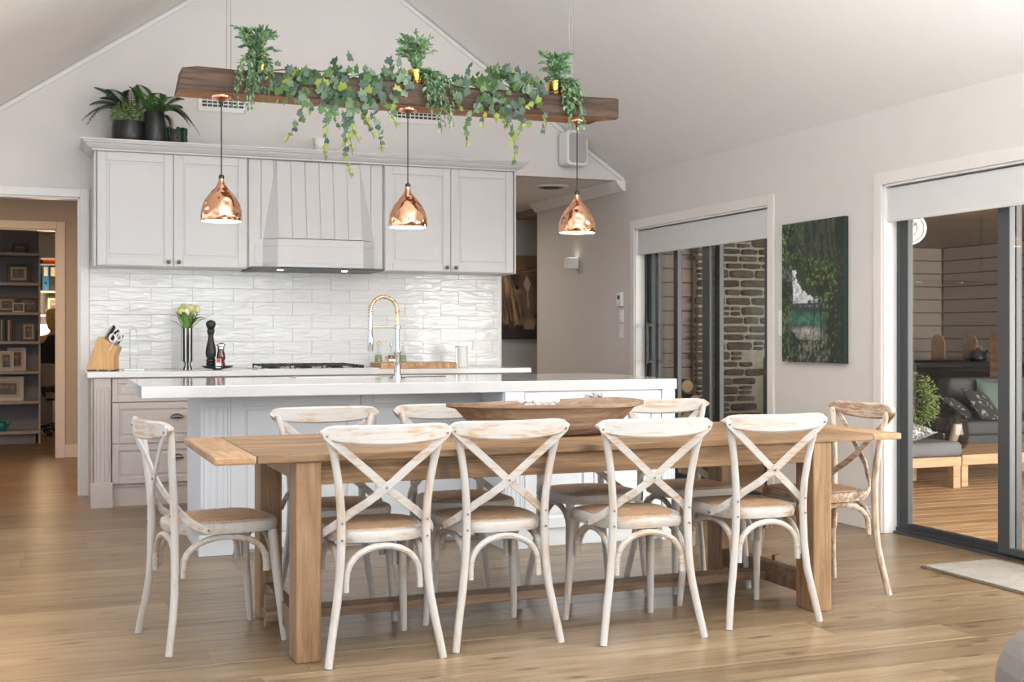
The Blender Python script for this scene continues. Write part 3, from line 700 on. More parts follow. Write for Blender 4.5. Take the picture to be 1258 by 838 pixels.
# clear acrylic stand
a_ = at(164, 455, 9.0); t = thing('acrylic_stand', 'clear acrylic upright stand beside the knife block', 'stand', (a_.x, 9.0, ZB))
MB().tube([(-.022, 0, .012), (-.022, 0, .27), (-.016, 0, .29), (0, 0, .30), (.016, 0, .29), (.022, 0, .27), (.022, 0, .012)], .005, 8).build('loop', M['clear'], t, smooth=SM)
MB().box(-.07, .07, -.05, .05, 0, .012).build('base', M['steel'], t, bevel=.003)
# vase with tulips
v_ = at(230, 455, 9.03); t = thing('vase', 'black and white striped cylinder vase with flared foot', 'vase', (v_.x, 9.03, ZB))
MB().lathe([(.045, 0), (.043, .004), (.024, .045), (.041, .065), (.042, .30), (.039, .30), (.039, .07), (.02, .06)], n=32, cap=False).build('vase_body', M['stripe'], t, smooth=SM)
t = thing('tulip_bouquet', 'bunch of pale yellow tulips in the striped vase', 'flowers', (v_.x, 9.03, ZB + .22)); random.seed(12); t.scale = (1.3, 1.3, 1.12)
def blade(mb, p0, p1, p2, w_, n=6, cup_=.3, mi=0):
    """a curved leaf blade along a quadratic path"""
    p0, p1, p2 = Vector(p0), Vector(p1), Vector(p2); vs = []; 
    for i in range(n + 1):
        s = i / n; p_ = p0 * (1 - s) ** 2 + p1 * 2 * s * (1 - s) + p2 * s * s; d_ = ((p1 - p0) * (1 - s) + (p2 - p1) * s).normalized()
        sd = d_.cross(Vector((0, 0, 1)));
        if sd.length < .05: sd = Vector((1, 0, 0))
        sd.normalize(); nn = sd.cross(d_); ww = w_ * (math.sin(PI * min(.98, s * .85 + .12)) ** .8) * (1 if i < n else .05)
        vs += [p_ - sd * ww + nn * ww * cup_, p_, p_ + sd * ww + nn * ww * cup_]
    fs = []
    for i in range(n): a = i * 3; fs += [(a, a + 1, a + 4, a + 3), (a + 1, a + 2, a + 5, a + 4)]
    mb.add(vs, fs, mi)
for k in range(13):
    a = random.random() * 2 * PI; r = random.uniform(.05, .12); h = random.uniform(.13, .20)
    mb = MB(); blade(mb, (.02 * math.cos(a), .02 * math.sin(a), 0.06), (.03 * math.cos(a), .03 * math.sin(a), h), (r * math.cos(a), r * math.sin(a), h + random.uniform(-.04, .03)), .014)
    mb.build('leaf', M['tulip_l'], t, smooth=3.1)
mb = MB(); blade(mb, (.02, 0, .06), (.06, -.01, .13), (.16, -.02, .17), .010); mb.build('leaf', M['tulip_l'], t, smooth=3.1)
mb = MB(); blade(mb, (-.02, 0, .06), (-.08, -.01, .15), (-.125, -.02, .10), .010); mb.build('leaf', M['tulip_l'], t, smooth=3.1)
for k in range(9):
    a = 2 * PI * k / 9 + .3; r = random.uniform(.02, .075); h = random.uniform(.12, .19); c = Vector((r * math.cos(a), r * math.sin(a), h))
    fo = MB().tube([(c.x * .3, c.y * .3, .05), c], .003, 5).build('stem', M['tulip_l'], t)
    MB().lathe([(.004, 0), (.015, .008), (.02, .022), (.017, .038), (.008, .05), (.003, .048)], c, 8).build('flower_head', M['tulip'] if k % 3 else M['tulip_w'], t, smooth=3.1)
# tray with mills
m_ = at(267, 455, 9.0); tr = m_.x
t = thing('serving_tray', 'small dark boat shaped tray under the pepper mills', 'tray', (tr, 9.0, ZB))
MB().lathe([(.03, 0), (.035, .004), (.09, .012), (.115, .026), (.112, .028), (.085, .017), (.001, .012)], n=28).build('tray', M['dark'], t, smooth=SM)
t.children[0].scale = (1.0, .62, 1)
mill = [(.033, 0), (.034, .012), (.029, .018), (.034, .026), (.034, .036), (.028, .042), (.034, .05), (.033, .06), (.026, .066), (.036, .09), (.038, .12), (.032, .16), (.022, .20), (.019, .235), (.027, .262), (.027, .275), (.022, .28), (.03, .295), (.036, .315), (.030, .335), (.012, .345), (.004, .346)]
p = at(259, 400, 9.0)
t = thing('pepper_mill', 'tall turned black wooden pepper mill on the dark tray', 'pepper mill', (p.x, 9.0, ZB + .0125))
MB().lathe([(r, z) for r, z in mill if z < .27], n=24).build('mill_body', M['dark'], t, smooth=SM)
MB().lathe([(r, z) for r, z in mill if z > .26], n=24).build('mill_head', M['dark'], t, smooth=SM)
MB().lathe([(.004, .345), (.004, .355), (.001, .36)], n=10).build('finial', M['steel'], t, smooth=SM)
M['red_glass'] = plain('dark_red_acrylic', (.09, .012, .01), .1, coat=1)
p = at(271.5, 400, 9.0)
t = thing('pepper_grinder', 'short red grinder with a chrome cap on the dark tray', 'pepper mill', (p.x, 9.0, ZB + .0125))
MB().lathe([(.03, 0), (.031, .03), (.024, .045), (.032, .07), (.03, .10), (.022, .125), (.024, .135)], n=20).build('mill_body', M['red_glass'], t, smooth=SM)
MB().lathe([(.024, .135), (.024, .155), (.033, .16), (.033, .17), (.012, .182), (.005, .186), (.005, .195), (.001, .196)], n=20).build('mill_cap', M['steel'], t, smooth=SM)
p = at(266, 445, 8.94)
t = thing('salt_carton', 'small white and red carton between the two grinders', 'carton', (p.x + .012, 8.945, ZB + .0125), .1)
MB().box(-.019, .019, -.01, .01, 0, .068).build('carton', M['white_pl'], t, bevel=.001); MB().box(-.014, .014, -.0105, -.0099, .04, .066).build('red_panel', M['red'], t)
# bottles, board, roll, outlet
def bottle(px, label, liquid, cap, hgt):
    p_ = at(px, 450, 9.22); t = thing('oil_bottle', label, 'bottle', (p_.x, 9.22, ZB))
    MB().lathe([(.028, 0), (.03, .01), (.03, hgt * .45), (.011, hgt * .66), (.011, hgt * .9)], n=18).build('bottle_glass', M['clear'], t, smooth=SM)
    MB().lathe([(.026, .004), (.026, hgt * .42), (.02, hgt * .48)], n=16).build('filling', liquid, t, smooth=SM)
    MB().lathe([(.014, hgt * .88), (.016, hgt * .93), (.01, hgt)], n=12).build('stopper', cap, t, smooth=SM)
M['pickle'] = patterned('pickled_herbs', (.08, .12, .02), (.50, .50, .22), 60, .4, .6); M['chilli'] = patterned('pickled_chilli', (.30, .02, .01), (.52, .30, .2), 60, .45, .6)
bottle(465, 'glass bottle of herbs with a yellow stopper behind the faucet', M['pickle'], M['gold'], .20)
bottle(480.5, 'glass bottle of red chillies close behind the faucet pipe', M['chilli'], M['steel'], .19)
bottle(495, 'glass bottle of green olives right of the faucet', M['pickle'], M['clear'], .19)
a_, b_ = at(463, 450, 8.9), at(556, 450, 8.9)
t = thing('chopping_board', 'thick end grain wooden chopping board lying on the bench', 'chopping board', ((a_.x + b_.x) / 2, 8.95, ZB)); hw = (b_.x - a_.x) / 2
n_ = 11
for i in range(n_):
    M_ = M['board']; MB().box(-hw + 2 * hw * i / n_ + .0004, -hw + 2 * hw * (i + 1) / n_ - .0004, -.16, .16, 0, .042).build('wood_block', M_, t, bevel=.002, seg=1)
p = at(567, 450, 9.1)
t = thing('kitchen_roll', 'white kitchen paper roll with printed wrapper on the bench', 'paper roll', (p.x, 9.1, ZB))
MB().lathe([(.05, 0), (.05, .165), (.018, .165), (.018, .15)], n=24).build('paper', M['white_pl'], t, smooth=SM)
mb = MB(); mb.box(-.06, -.045, -.035, -.02, .0, .15); mb.build('stand_upright', M['steel'], t, bevel=.002)
def outlet(name, label, X=None, px=0, py=0, w_=.115, h_=.07, Y=None, rock=1):
    if Y: p_ = at(px, py, Y); t = thing(name, label, 'switch', (p_.x, Y, p_.z))
    else: p_ = atx(px, py, XR); t = thing(name, label, 'switch', (XR, p_.y, p_.z), -PI / 2)
    MB().box(-w_ / 2, w_ / 2, -.008, 0, -h_ / 2, h_ / 2).build('plate', M['white_pl'], t, bevel=.002)
    for k in range(rock):
        if w_ > h_: MB().box(-.03 + k * .045 , -.01 + k * .045 , -.011, -.007, -.012, .012).build('rocker', M['white_cer'], t, bevel=.001)
        else: MB().box(-.008, .008, -.011, -.007, -.03 + k * .035, -.012 + k * .035).build('rocker', M['white_cer'], t, bevel=.001)
    return t
outlet('power_outlet', 'white double power outlet on the tiled splashback', px=589, py=424, Y=YB - .015, rock=2)
outlet('light_switch', 'upper of two white switches under the thermostat', px=764, py=388, w_=.07, h_=.115, rock=2)
outlet('light_switch', 'lower of two white switches under the thermostat', px=764, py=407, w_=.07, h_=.115, rock=2)
outlet('light_switch', 'upper white switch left of the waterfall painting', px=961, py=389, w_=.07, h_=.085, rock=2)
outlet('light_switch', 'lower white switch left of the waterfall painting', px=961, py=405, w_=.07, h_=.085, rock=2)
p = atx(763, 368, XR); t = thing('thermostat', 'white wall thermostat with a small black display', 'thermostat', (XR, p.y, p.z), -PI / 2)
MB().box(-.045, .045, -.025, 0, -.06, .06).build('housing', M['white_pl'], t, bevel=.004); MB().box(-.022, .022, -.026, -.024, .0, .035).build('display', M['tape'], t)
p = atx(709, 324, XR); t = thing('wall_light', 'small white cube wall light on the greige wall', 'wall light', (XR, p.y, p.z), -PI / 2)
MB().box(-.05, .05, -.11, -.01, -.05, .05).build('cube_shade', M['white_pl'], t, bevel=.003); MB().box(-.03, .03, -.01, 0, -.03, .03).build('back_plate', M['white_pl'], t)
MB().box(-.04, .04, -.10, -.02, .0501, .052).build('lens', M['pend_in'], t)

# ================================================================ GABLE FITTINGS
def vent(label, px0, px1, py0, py1):
    a, b = at(px0, py0, YB), at(px1, py1, YB); W, H = b.x - a.x, .15; t = thing('air_vent', label, 'vent', ((a.x + b.x) / 2, YB, b.z))
    MB().box(-W / 2 + .025, W / 2 - .025, -.004, 0, .01, H - .015).build('dark_backing', M['dark'], t)
    mb = MB(); mb.box(-W / 2, W / 2, -.012, 0, -.02, .018); mb.box(-W / 2, W / 2, -.012, 0, H - .02, H); mb.box(-W / 2, -W / 2 + .03, -.0118, 0, .018, H - .02); mb.box(W / 2 - .03, W / 2, -.0118, 0, .018, H - .02)
    mb.build('frame', M['trim'], t, bevel=.002)
    for k in range(4): MB().box(-W / 2 + .03, W / 2 - .03, -.011, -.003, .036 + k * .026, .044 + k * .026).build('slat', M['trim'], t)
    n = int((W - .06) / .035)
    for k in range(1, n): MB().box(-W / 2 + .03 + k * (W - .06) / n - .003, -W / 2 + .03 + k * (W - .06) / n + .003, -.013, -.004, .018, H - .02).build('cross_bar', M['trim'], t)
vent('white grille air vent behind the left end of the beam', 243, 304, 130, 137)
vent('white grille air vent behind the middle pendant cord', 478, 545, 145, 151)
p = at(697, 185, YB); t = thing('wall_speaker', 'white wall speaker with grey grille under the right end of the beam', 'speaker', (p.x, YB, p.z), .0)
t.rotation_euler = (0, 0, .12)
def rrect(w_, h_, r, n=5):
    pts = []
    for cx, cz, a0 in ((w_ / 2 - r, h_ / 2 - r, 0), (-w_ / 2 + r, h_ / 2 - r, PI / 2), (-w_ / 2 + r, -h_ / 2 + r, PI), (w_ / 2 - r, -h_ / 2 + r, 1.5 * PI)):
        for k in range(n + 1): a = a0 + PI / 2 * k / n; pts.append((cx + r * math.cos(a), cz + r * math.sin(a)))
    return pts
MB().prism(rrect(.20, .29, .035), 'y', -.17, -.03).build('cabinet', M['white_pl'], t, bevel=.008); MB().prism(rrect(.165, .245, .03), 'y', -.173, -.168).build('grille', M['grille'], t)
MB().box(-.03, .03, -.05, .015, -.04, .04).build('bracket', M['white_pl'], t)
mb = MB(); p = at(682, 226, 9.9)
t = thing('ceiling_vent', 'round ceiling air diffuser with dark centre in the hall soffit', 'vent', (p.x, 10.0, 2.49))
MB().lathe([(.16, 0), (.155, -.012), (.12, -.016), (.115, -.006)], n=28, cap=False).build('ring', M['white_pl'], t, smooth=SM); MB().lathe([(.118, -.010), (.118, -.007)], n=24).build('dark_disc', M['dark'], t)
MB().lathe([(.07, -.02), (.075, -.012)], n=24).build('centre_disc', M['dark'], t)

# ---------------- plants on top of the cabinets
def pot(name_unused, prof, m, par, soil_z, soil_r):
    MB().lathe(prof, n=28, cap=False).build('pot', m, par, smooth=SM); MB().lathe([(soil_r, soil_z - .02), (soil_r, soil_z)], n=20).build('soil', M['soil'], par)
def frond(par, a, ln, droop, m, lift=.6, w_=.055, z0=0, nl=21):
    """arching fern frond: midrib + paired leaflets, one mesh"""
    mb = MB(); pts = []; d0 = Vector((math.cos(a), math.sin(a), 0))
    for i in range(nl + 1):
        s = i / nl; pts.append(d0 * (ln * (s * .95)) + Vector((0, 0, z0 + ln * (lift * s * 1.6 - droop * s * s))))
    mb.tube(pts, [.0032 * (1 - .7 * i / nl) for i in range(nl + 1)], 5)
    for i in range(2, nl):
        s = i / nl; p_ = pts[i]; d_ = (pts[i + 1] - pts[i - 1]).normalized(); sd = d_.cross(Vector((0, 0, 1))).normalized(); up = sd.cross(d_)
        wl = w_ * math.sin(PI * min(1, s * .86 + .14)) + .008
        for q in (-1, 1):
            tip = p_ + sd * q * wl + d_ * wl * .55 - Vector((0, 0, wl * .25)); mid = p_.lerp(tip, .5) + up * .004
            hw_ = .0078; mb.add([p_, mid + d_ * hw_, tip, mid - d_ * hw_], [(0, 1, 2, 3)] if q > 0 else [(0, 3, 2, 1)])
    return mb.build('frond', m, par, smooth=3.1)
PY = 9.12
p = at(157, 172, PY)
t = thing('potted_plant', 'dense bead leaved plant in the wide black pot on the cabinets', 'plant', (p.x, PY - .02, CT))
pot('', [(.098, 0), (.110, .02), (.112, .10), (.105, .158), (.098, .158), (.1, .1)], M['black_pot'], t, .15, .10)
mb = MB(); random.seed(21)
for k in range(900):
    a = random.random() * 2 * PI; ph = math.acos(random.uniform(-.35, 1)); r = random.uniform(.085, .125)
    c = Vector((r * math.sin(ph) * math.cos(a), r * math.sin(ph) * math.sin(a), .195 + r * .92 * math.cos(ph))); q = .0062
    n_ = c - Vector((0, 0, .19)); n_.normalize(); u_ = n_.orthogonal().normalized(); w2 = n_.cross(u_)
    mb.add([c + u_ * q, c + w2 * q, c - u_ * q, c - w2 * q, c + n_ * q * .8], [(0, 1, 4), (1, 2, 4), (2, 3, 4), (3, 0, 4)])
tag(mb.build('bead_leaves', M['bead'], t, smooth=3.1), kind='stuff')
p = at(189, 172, PY)
t = thing('potted_fern', 'arching fern in the tall tapered black pot on the cabinets', 'plant', (p.x, PY - .03, CT))
pot('', [(.076, 0), (.086, .03), (.085, .15), (.070, .235), (.064, .235), (.07, .15)], M['black_pot'], t, .22, .065)
random.seed(8)
for a, ln, dr, lf, mm in ((.1, .30, 1.35, .75, 'fern'), (-.25, .34, 1.5, .7, 'dkfern'), (.5, .25, .9, .8, 'fern'), (-.7, .26, 1.0, .9, 'fern'), (1.5, .2, .5, .9, 'fern'), (-1.5, .22, .9, .95, 'fern'), (2.2, .22, .5, 1.0, 'fern'), (-2.2, .22, .8, 1.05, 'fern'), (.9, .22, 1.3, .55, 'dkfern'), (-1.0, .22, 1.1, .75, 'fern'), (-.1, .27, 1.6, .85, 'dkfern'), (3.0, .18, .9, 1.3, 'fern')):
    frond(t, a, ln, dr, M[mm], lf, .072, .20)
p = at(172, 172, PY)
t = thing('potted_fern', 'dark fern standing behind the wide black pot', 'plant', (p.x - .045, PY + .15, CT))
pot('', [(.05, 0), (.055, .02), (.055, .12), (.05, .18), (.045, .18)], M['black_pot'], t, .17, .045)
for a, ln, dr, lf in ((3.14, .34, 1.15, .65), (2.8, .30, .9, .75), (3.5, .33, 1.5, .78), (2.3, .25, .7, .9), (3.9, .25, .9, .95), (3.3, .26, .8, .95), (.3, .22, 1.0, .9), (4.6, .22, .9, 1.0), (2.9, .22, 1.0, 1.0)):
    frond(t, a, ln * 1.08, dr, M['dkfern'], lf, .072, .21)
p = at(215, 174, PY)
t = thing('potted_plant', 'small round black pot with trailing string leaves on the cabinets', 'plant', (p.x, PY - .03, CT))
pot('', [(.06, 0), (.072, .02), (.074, .08), (.07, .115), (.066, .115)], M['black_pot'], t, .11, .068)
mb = MB(); random.seed(9)
for k in range(30):
    a = random.uniform(-PI, PI);
    if -2.15 < a < -1.55: continue
    dz = random.uniform(.05, .12); 
    for j in range(int(dz / .0075) + 4):
        zz = .125 - max(0, (j - 3)) * .0075; rr = .045 + min(j, 3) * .011 + random.uniform(-.002, .003); aa = a + random.uniform(-.04, .04)
        mb.ball((rr * math.cos(aa), rr * math.sin(aa), zz), .0058, 6)
tag(mb.build('string_leaves', M['string'], t, smooth=3.1), kind='stuff')
p = at(391, 185, PY)
t = thing('bucket', 'little white bucket standing on top of the range hood', 'bucket', (p.x, 9.05, CT))
MB().lathe([(.045, 0), (.047, .004), (.058, .105), (.061, .108), (.058, .112), (.054, .105), (.044, .006)], n=24).build('bucket_body', M['white_cer'], t, smooth=SM)
MB().tube([(-.058, 0, .1), (-.06, -.03, .07), (-.04, -.055, .045), (0, -.064, .035), (.04, -.055, .045), (.06, -.03, .07), (.058, 0, .1)], .0018, 5).build('bail_handle', M['steel'], t)

# ================================================================ BEAM + PENDANTS + IVY
BX0, BX1, BYF, BYB, BZ0, BZ1 = .668, 3.262, 6.69, 6.915, 2.48, 2.612
t = thing('hanging_beam', 'rough dark timber beam hung on wires above the island', 'beam', ((BX0 + BX1) / 2, 6.8, BZ0)); iv = -t.location
def R_(o): o.location = iv; return o
# body with chamfered / broken ends and slight unevenness
mb = MB(); N = 26; random.seed(5); rings = []
for i in range(N + 1):
    s = i / N; x = BX0 + (BX1 - BX0) * s; e = .0
    dz = random.uniform(-.003, .003); dy = random.uniform(-.003, .003); c = .012
    zt = BZ1 + dz; 
    xx = lambda y: x
    rings.append([(x, BYF + c + dy, BZ0 + .002), (x, BYF + dy, BZ0 + c), (x, BYF + dy, zt - c), (x, BYF + c, zt), (x, BYB - c, zt), (x, BYB, zt - c), (x, BYB, BZ0 + c), (x, BYB - c, BZ0)])
# right end raked: lower rear set back; left top corner broken
rings[-1] = [(x_ - max(0, (BYB - BYF) * 0 + (y_ - BYF) * .9) if True else x_, y_, z_) for x_, y_, z_ in rings[-1]]
rings[0] = [(x_ + (.02 if z_ > BZ1 - .04 else 0), y_, z_ - (.012 if z_ > BZ1 - .02 else 0)) for x_, y_, z_ in rings[0]]
vs = [p_ for r in rings for p_ in r]; fs = []; mi = []
for i in range(N):
    for k in range(8): k2 = (k + 1) % 8; fs.append((i * 8 + k, i * 8 + k2, (i + 1) * 8 + k2, (i + 1) * 8 + k)); mi.append(1 if k in (7,) else 0)
fs += [tuple(range(8)), tuple(N * 8 + k for k in range(7, -1, -1))]; mi += [0, 0]
mb.add(vs, fs); mb.m = mi
R_(mb.build('timber', [M['beam'], M['beam_cut']], t))
for px in (281, 701):
    p = at(px, 80, 6.8)
    for k, dx in enumerate((-.012, .012)):
        w0 = MB().tube([(p.x + dx, 6.8, BZ1 - .01), (p.x + dx, 6.8, BZ1 + .14), (p.x + dx * .55, 6.8, zroof(p.x) + .02)], .0022, 6); R_(w0.build('suspension_wire', M['wire'], t))
# trailing dark flex clipped to the underside of the beam
PEND = [(272, 270), (501, 279), (709, 286)]
lab = ['hammered copper pendant nearest the left end of the beam', 'hammered copper pendant in the middle of the beam', 'hammered copper pendant nearest the right end of the beam']
def pendant(x, y, z, label):
    t = thing('pendant_light', label, 'pendant light', (x, y, z), 0, 'copper pendants over the island')
    out = [(.109, 0), (.112, .004), (.112, .03), (.109, .06), (.100, .092), (.082, .127), (.057, .158), (.035, .183), (.020, .205), (.015, .225), (.014, .235)]
    inn = [(r - .004, z_) for r, z_ in out[:-2]]
    MB().lathe(out, n=40, cap=False).build('shade', M['copper'], t, smooth=3.1)
    MB().lathe(inn + [(.002, .195)], n=40, cap=False).build('shade_lining', M['pend_in'], t, smooth=3.1)
    MB().lathe([(.015, .232), (.015, .25), (.006, .256)], n=14).build('cord_grip', M['dark'], t, smooth=SM)
    MB().tube([(0, 0, .25), (0, 0, BZ0 - z - .03)], .0035, 8).build('cord', M['cord'], t, smooth=SM)
    b = MB().ball((0, 0, .075), .03, 16); b.build('bulb', M['bulb'], t, smooth=3.1)
    c = BZ0 - z; MB().lathe([(.004, c - .035), (.012, c - .028), (.055, c - .012), (.058, c - .002), (.058, c)], n=28).build('ceiling_rose', M['copper_plain'], t, smooth=SM)
    MB().lathe([(.009, c - .055), (.009, c - .03)], n=12).build('rose_grip', M['dark'], t, smooth=SM)
for (px, py), lb in zip(PEND, lab):
    p = at(px, py, 6.8); pendant(p.x, 6.8, 1.795, lb)
    point('pendant_bulb_light', (p.x, 6.8, 1.80), 3.2, (1, .80, .58), .04)

# ivy leaf meshes (five-lobed, folded along the midrib), shared
def leaf_mesh(name, m):
    pts = [(0, 0), (.30, -.10), (.50, .14), (.38, .34), (.46, .62), (.20, .60), (0, 1.0), (-.20, .60), (-.46, .62), (-.38, .34), (-.50, .14), (-.30, -.10)]
    vs = [(0, .32, .02)] + [(x, y, .13 * abs(x) - .10 * max(0, y - .6)) for x, y in pts]
    fs = [(0, i, i % 12 + 1) for i in range(1, 13)]
    me = bpy.data.meshes.new(name); me.from_pydata(vs, [], fs); me.materials.append(m); me.polygons.foreach_set('use_smooth', [True] * 12); me.update(); return me
LEAF = [leaf_mesh('ivy_leaf_a', M['ivy_a']), leaf_mesh('ivy_leaf_b', M['ivy_b']), leaf_mesh('ivy_leaf_c', M['ivy_c']), leaf_mesh('ivy_leaf_d', M['ivy_d'])]
def put_leaf(par, p_, size, which, rng):
    o = bpy.data.objects.new('leaf', LEAF[which]); COL.objects.link(o); o.parent = par
    o.location = p_; o.scale = (size,) * 3
    # normal faces roughly -Y and up, tip hanging down
    o.rotation_euler = (math.radians(-105 + rng.uniform(-45, 40)) + PI, rng.uniform(-.5, .5), rng.uniform(-.9, .9) + PI)
    return o
def garland(label, x0, x1, strands, clumps, seed, n_cloud):
    rng = random.Random(seed); t = thing('ivy_garland', label, 'ivy', ((x0 + x1) / 2, BYF, BZ1)); o0 = t.location
    stems = MB(); n = 0
    # vine along the beam top
    stems.tube([(x0 - o0.x + (x1 - x0) * i / 10, rng.uniform(-.01, .06), rng.uniform(.004, .03)) for i in range(11)], .004, 5)
    for k in range(n_cloud):
        u = rng.random(); cx, cz, sx, sz = clumps[rng.randrange(len(clumps))]
        p_ = Vector((rng.gauss(cx, sx), 0, rng.gauss(cz, sz)))
        if p_.z > BZ1: p_.y = rng.uniform(BYF - .03, BYF + .16)
        else: p_.y = BYF - rng.uniform(.012, .05)
        which = rng.choices([0, 1, 3, 2], [5, 4, 2.5, .8])[0]
        put_leaf(t, p_ - o0, rng.uniform(.034, .064), which, rng); n += 1
    for (sx, sz, ex, ez) in strands:
        L_ = 9; pts = []
        for i in range(L_ + 1):
            s = i / L_; pts.append(Vector((sx + (ex - sx) * s + .02 * math.sin(s * 5 + sx * 9), BYF - .035 - .02 * math.sin(s * 3), sz + (ez - sz) * s)))
        stems.tube([q - o0 for q in pts], .0018, 5)
        ln = abs(sz - ez); m_ = max(6, int(ln / .026))
        for i in range(m_):
            s = (i + .5) / m_; k = s * L_; j = min(int(k), L_ - 1); q = pts[j].lerp(pts[j + 1], k - j) + Vector((rng.uniform(-.03, .03), rng.uniform(-.02, .01), 0)) * (1.15 - s)
            z_ = rng.uniform(.9, 1.1) * (.058 - .030 * s); wh = rng.choices([0, 1, 3, 2], [4, 3, 2, .5] if s < .6 else ([1, 2, 1, 3] if s < .8 else [0, 1, 0, 6]))[0]
            put_leaf(t, q - o0, z_, wh, rng); n += 1
    stems.build('vine_stem', M['vine'], t, smooth=SM)
    return n
def PX(px, py): q = at(px, py, BYF - .03); return (q.x, q.z)
def STR(lst): return [(*PX(a, b), *PX(c, d)) for a, b, c, d in lst]
def CL(lst): return [(*PX(a, b), s * .0045, r * .0045) for a, b, s, r in lst]
garland('long dense ivy garland draped over the left half of the beam', PX(338, 80)[0], PX(498, 90)[0],
        STR([(372, 118, 354, 176), (368, 118, 384, 143), (392, 118, 404, 198), (402, 120, 420, 160), (420, 120, 431, 219), (436, 118, 430, 190), (448, 120, 455, 170), (462, 120, 464, 187), (470, 118, 483, 158), (443, 110, 452, 160), (352, 100, 350, 130), (410, 115, 408, 150), (425, 118, 440, 175), (490, 110, 478, 140)]),
        CL([(360, 92, 11, 9), (378, 88, 10, 8), (372, 104, 12, 8), (400, 100, 12, 9), (422, 95, 11, 10), (440, 98, 10, 10), (447, 108, 8, 9), (470, 100, 11, 9), (485, 92, 9, 9), (355, 112, 7, 6), (410, 112, 10, 7), (494, 96, 6, 9)]), 31, 150)
garland('shorter ivy garland draped over the right half of the beam', PX(550, 90)[0], PX(690, 100)[0],
        STR([(583, 125, 570, 181), (600, 120, 588, 158), (612, 125, 616, 160), (625, 125, 628, 204), (640, 125, 632, 175), (628, 140, 647, 158), (655, 120, 648, 135), (660, 125, 671, 167), (566, 115, 566, 138), (603, 125, 606, 152)]),
        CL([(563, 106, 9, 7), (580, 102, 9, 7), (598, 106, 9, 9), (612, 95, 9, 8), (625, 90, 8, 7), (640, 98, 9, 8), (655, 106, 9, 8), (608, 120, 9, 8), (665, 112, 7, 8), (636, 112, 12, 9)]), 33, 112)
# spray plants in gold pots on the beam
def spray(label, px, top_py, low_py, wide, seed, low_dx):
    rng = random.Random(seed); c = at(px, 90, 6.77); t = thing('potted_plant', label, 'plant', (c.x, 6.775, BZ1)); 
    MB().lathe([(.045, 0), (.048, .004), (.055, .085), (.051, .085), (.046, .01)], n=24).build('gold_pot', M['gold'], t, smooth=SM)
    ztop = at(px, top_py, 6.77).z - BZ1; zlow = at(px, low_py, 6.62).z - BZ1; stems = MB(); la = MB()
    def leaf_(p_, d_, s_):
        sd = d_.orthogonal().normalized(); a = rng.random() * 6.28; sd = (sd * math.cos(a) + d_.cross(sd) * math.sin(a)); w_ = s_ * .21
        la.add([p_, p_ + d_ * s_ * .5 + sd * w_, p_ + d_ * s_, p_ + d_ * s_ * .5 - sd * w_], [(0, 1, 2, 3)], 1 if rng.random() < .28 else 0)
    for k in range(66):
        a = rng.random() * 2 * PI; up = k < 38; 
        if up: e = Vector((wide * rng.random() ** .5 * math.cos(a), wide * .8 * rng.random() * math.sin(a), ztop * rng.uniform(.55, 1.0))); m1 = Vector((e.x * .35, e.y * .35, e.z * .8 + .05))
        else: e = Vector((rng.gauss(low_dx, wide * .45), -rng.uniform(.10, .16), zlow * rng.uniform(.25, 1) + (0 if k % 3 else .12))); m1 = Vector((e.x * .8, -.12, .10 + rng.uniform(-.02, .06)))
        p0 = Vector((0, 0, .06)); pts = [p0 * (1 - s) ** 2 + m1 * 2 * s * (1 - s) + e * s * s for s in [i / 8 for i in range(9)]]
        stems.tube(pts, .0012, 3)
        for i in range(1, 9):
            d_ = (pts[i] - pts[i - 1]).normalized()
            for q in range(3):
                dd = (d_ + Vector((rng.uniform(-1, 1), rng.uniform(-1, 1), rng.uniform(-.6, .6))) * .9).normalized(); leaf_(pts[i].lerp(pts[i - 1], rng.random()), dd, rng.uniform(.026, .042))
        leaf_(pts[-1], d_, .035)
    stems.build('stem', M['vine'], t); tag(la.build('leaves', [M['bush'], M['bush2']], t, smooth=3.1), kind='stuff')
spray('green spray plant in a gold pot nearest the left end of the beam', 317, 34, 132, .13, 41, -.06)
spray('green spray plant in a gold pot at the middle of the beam', 512, 42, 163, .115, 42, .11)
spray('green spray plant in a gold pot nearest the right end of the beam', 683, 64, 155, .10, 43, .05)

# ================================================================ DINING TABLE
TZ = .748; TX0, TX1, TY0, TY1 = .545, 3.485, 4.335, 5.225
t = thing('dining_table', 'long rustic natural wood dining table with square legs', 'table', (2.02, 4.78, 0), .010); iv = Vector((-2.02, -4.78, 0))
def R_(o): o.location = iv; return o
TT = .028; ew = .15
random.seed(3)
for x0_, x1_ in ((TX0, TX0 + ew), (TX1 - ew, TX1)):
    # breadboard ends with a worn outer edge
    R_(MB().box(x0_ + .0008, x1_ - .0008, TY0, TY1, TZ - TT, TZ).build('end_board', M['table_y'], t, bevel=.006))
ys = [TY0, TY0 + .17, TY0 + .36, TY0 + .53, TY0 + .71, TY1]
for a, b in zip(ys, ys[1:]): R_(MB().box(TX0 + ew + .0008, TX1 - ew - .0008, a + .001, b - .001, TZ - TT, TZ).build('top_board', M['table'], t, bevel=.004))
LX = ((.835, .927), (3.033, 3.125)); LY = ((4.345, 4.475), (5.085, 5.215))
for xa, xb in LX:
    for ya, yb_ in LY: R_(MB().box(xa, xb, ya, yb_, 0, TZ - TT).build('leg', M['table_z'], t, bevel=.005))
ZAp = TZ - TT
for ya in (4.362, 5.168): R_(MB().box(.927, 3.033, ya, ya + .028, ZAp - .085, ZAp - .0005).build('apron', M['table'], t, bevel=.003))
for xa in (.862, 3.07): R_(MB().box(xa, xa + .028, 4.475, 5.085, ZAp - .085, ZAp - .0005).build('apron', M['table_y'], t, bevel=.003))
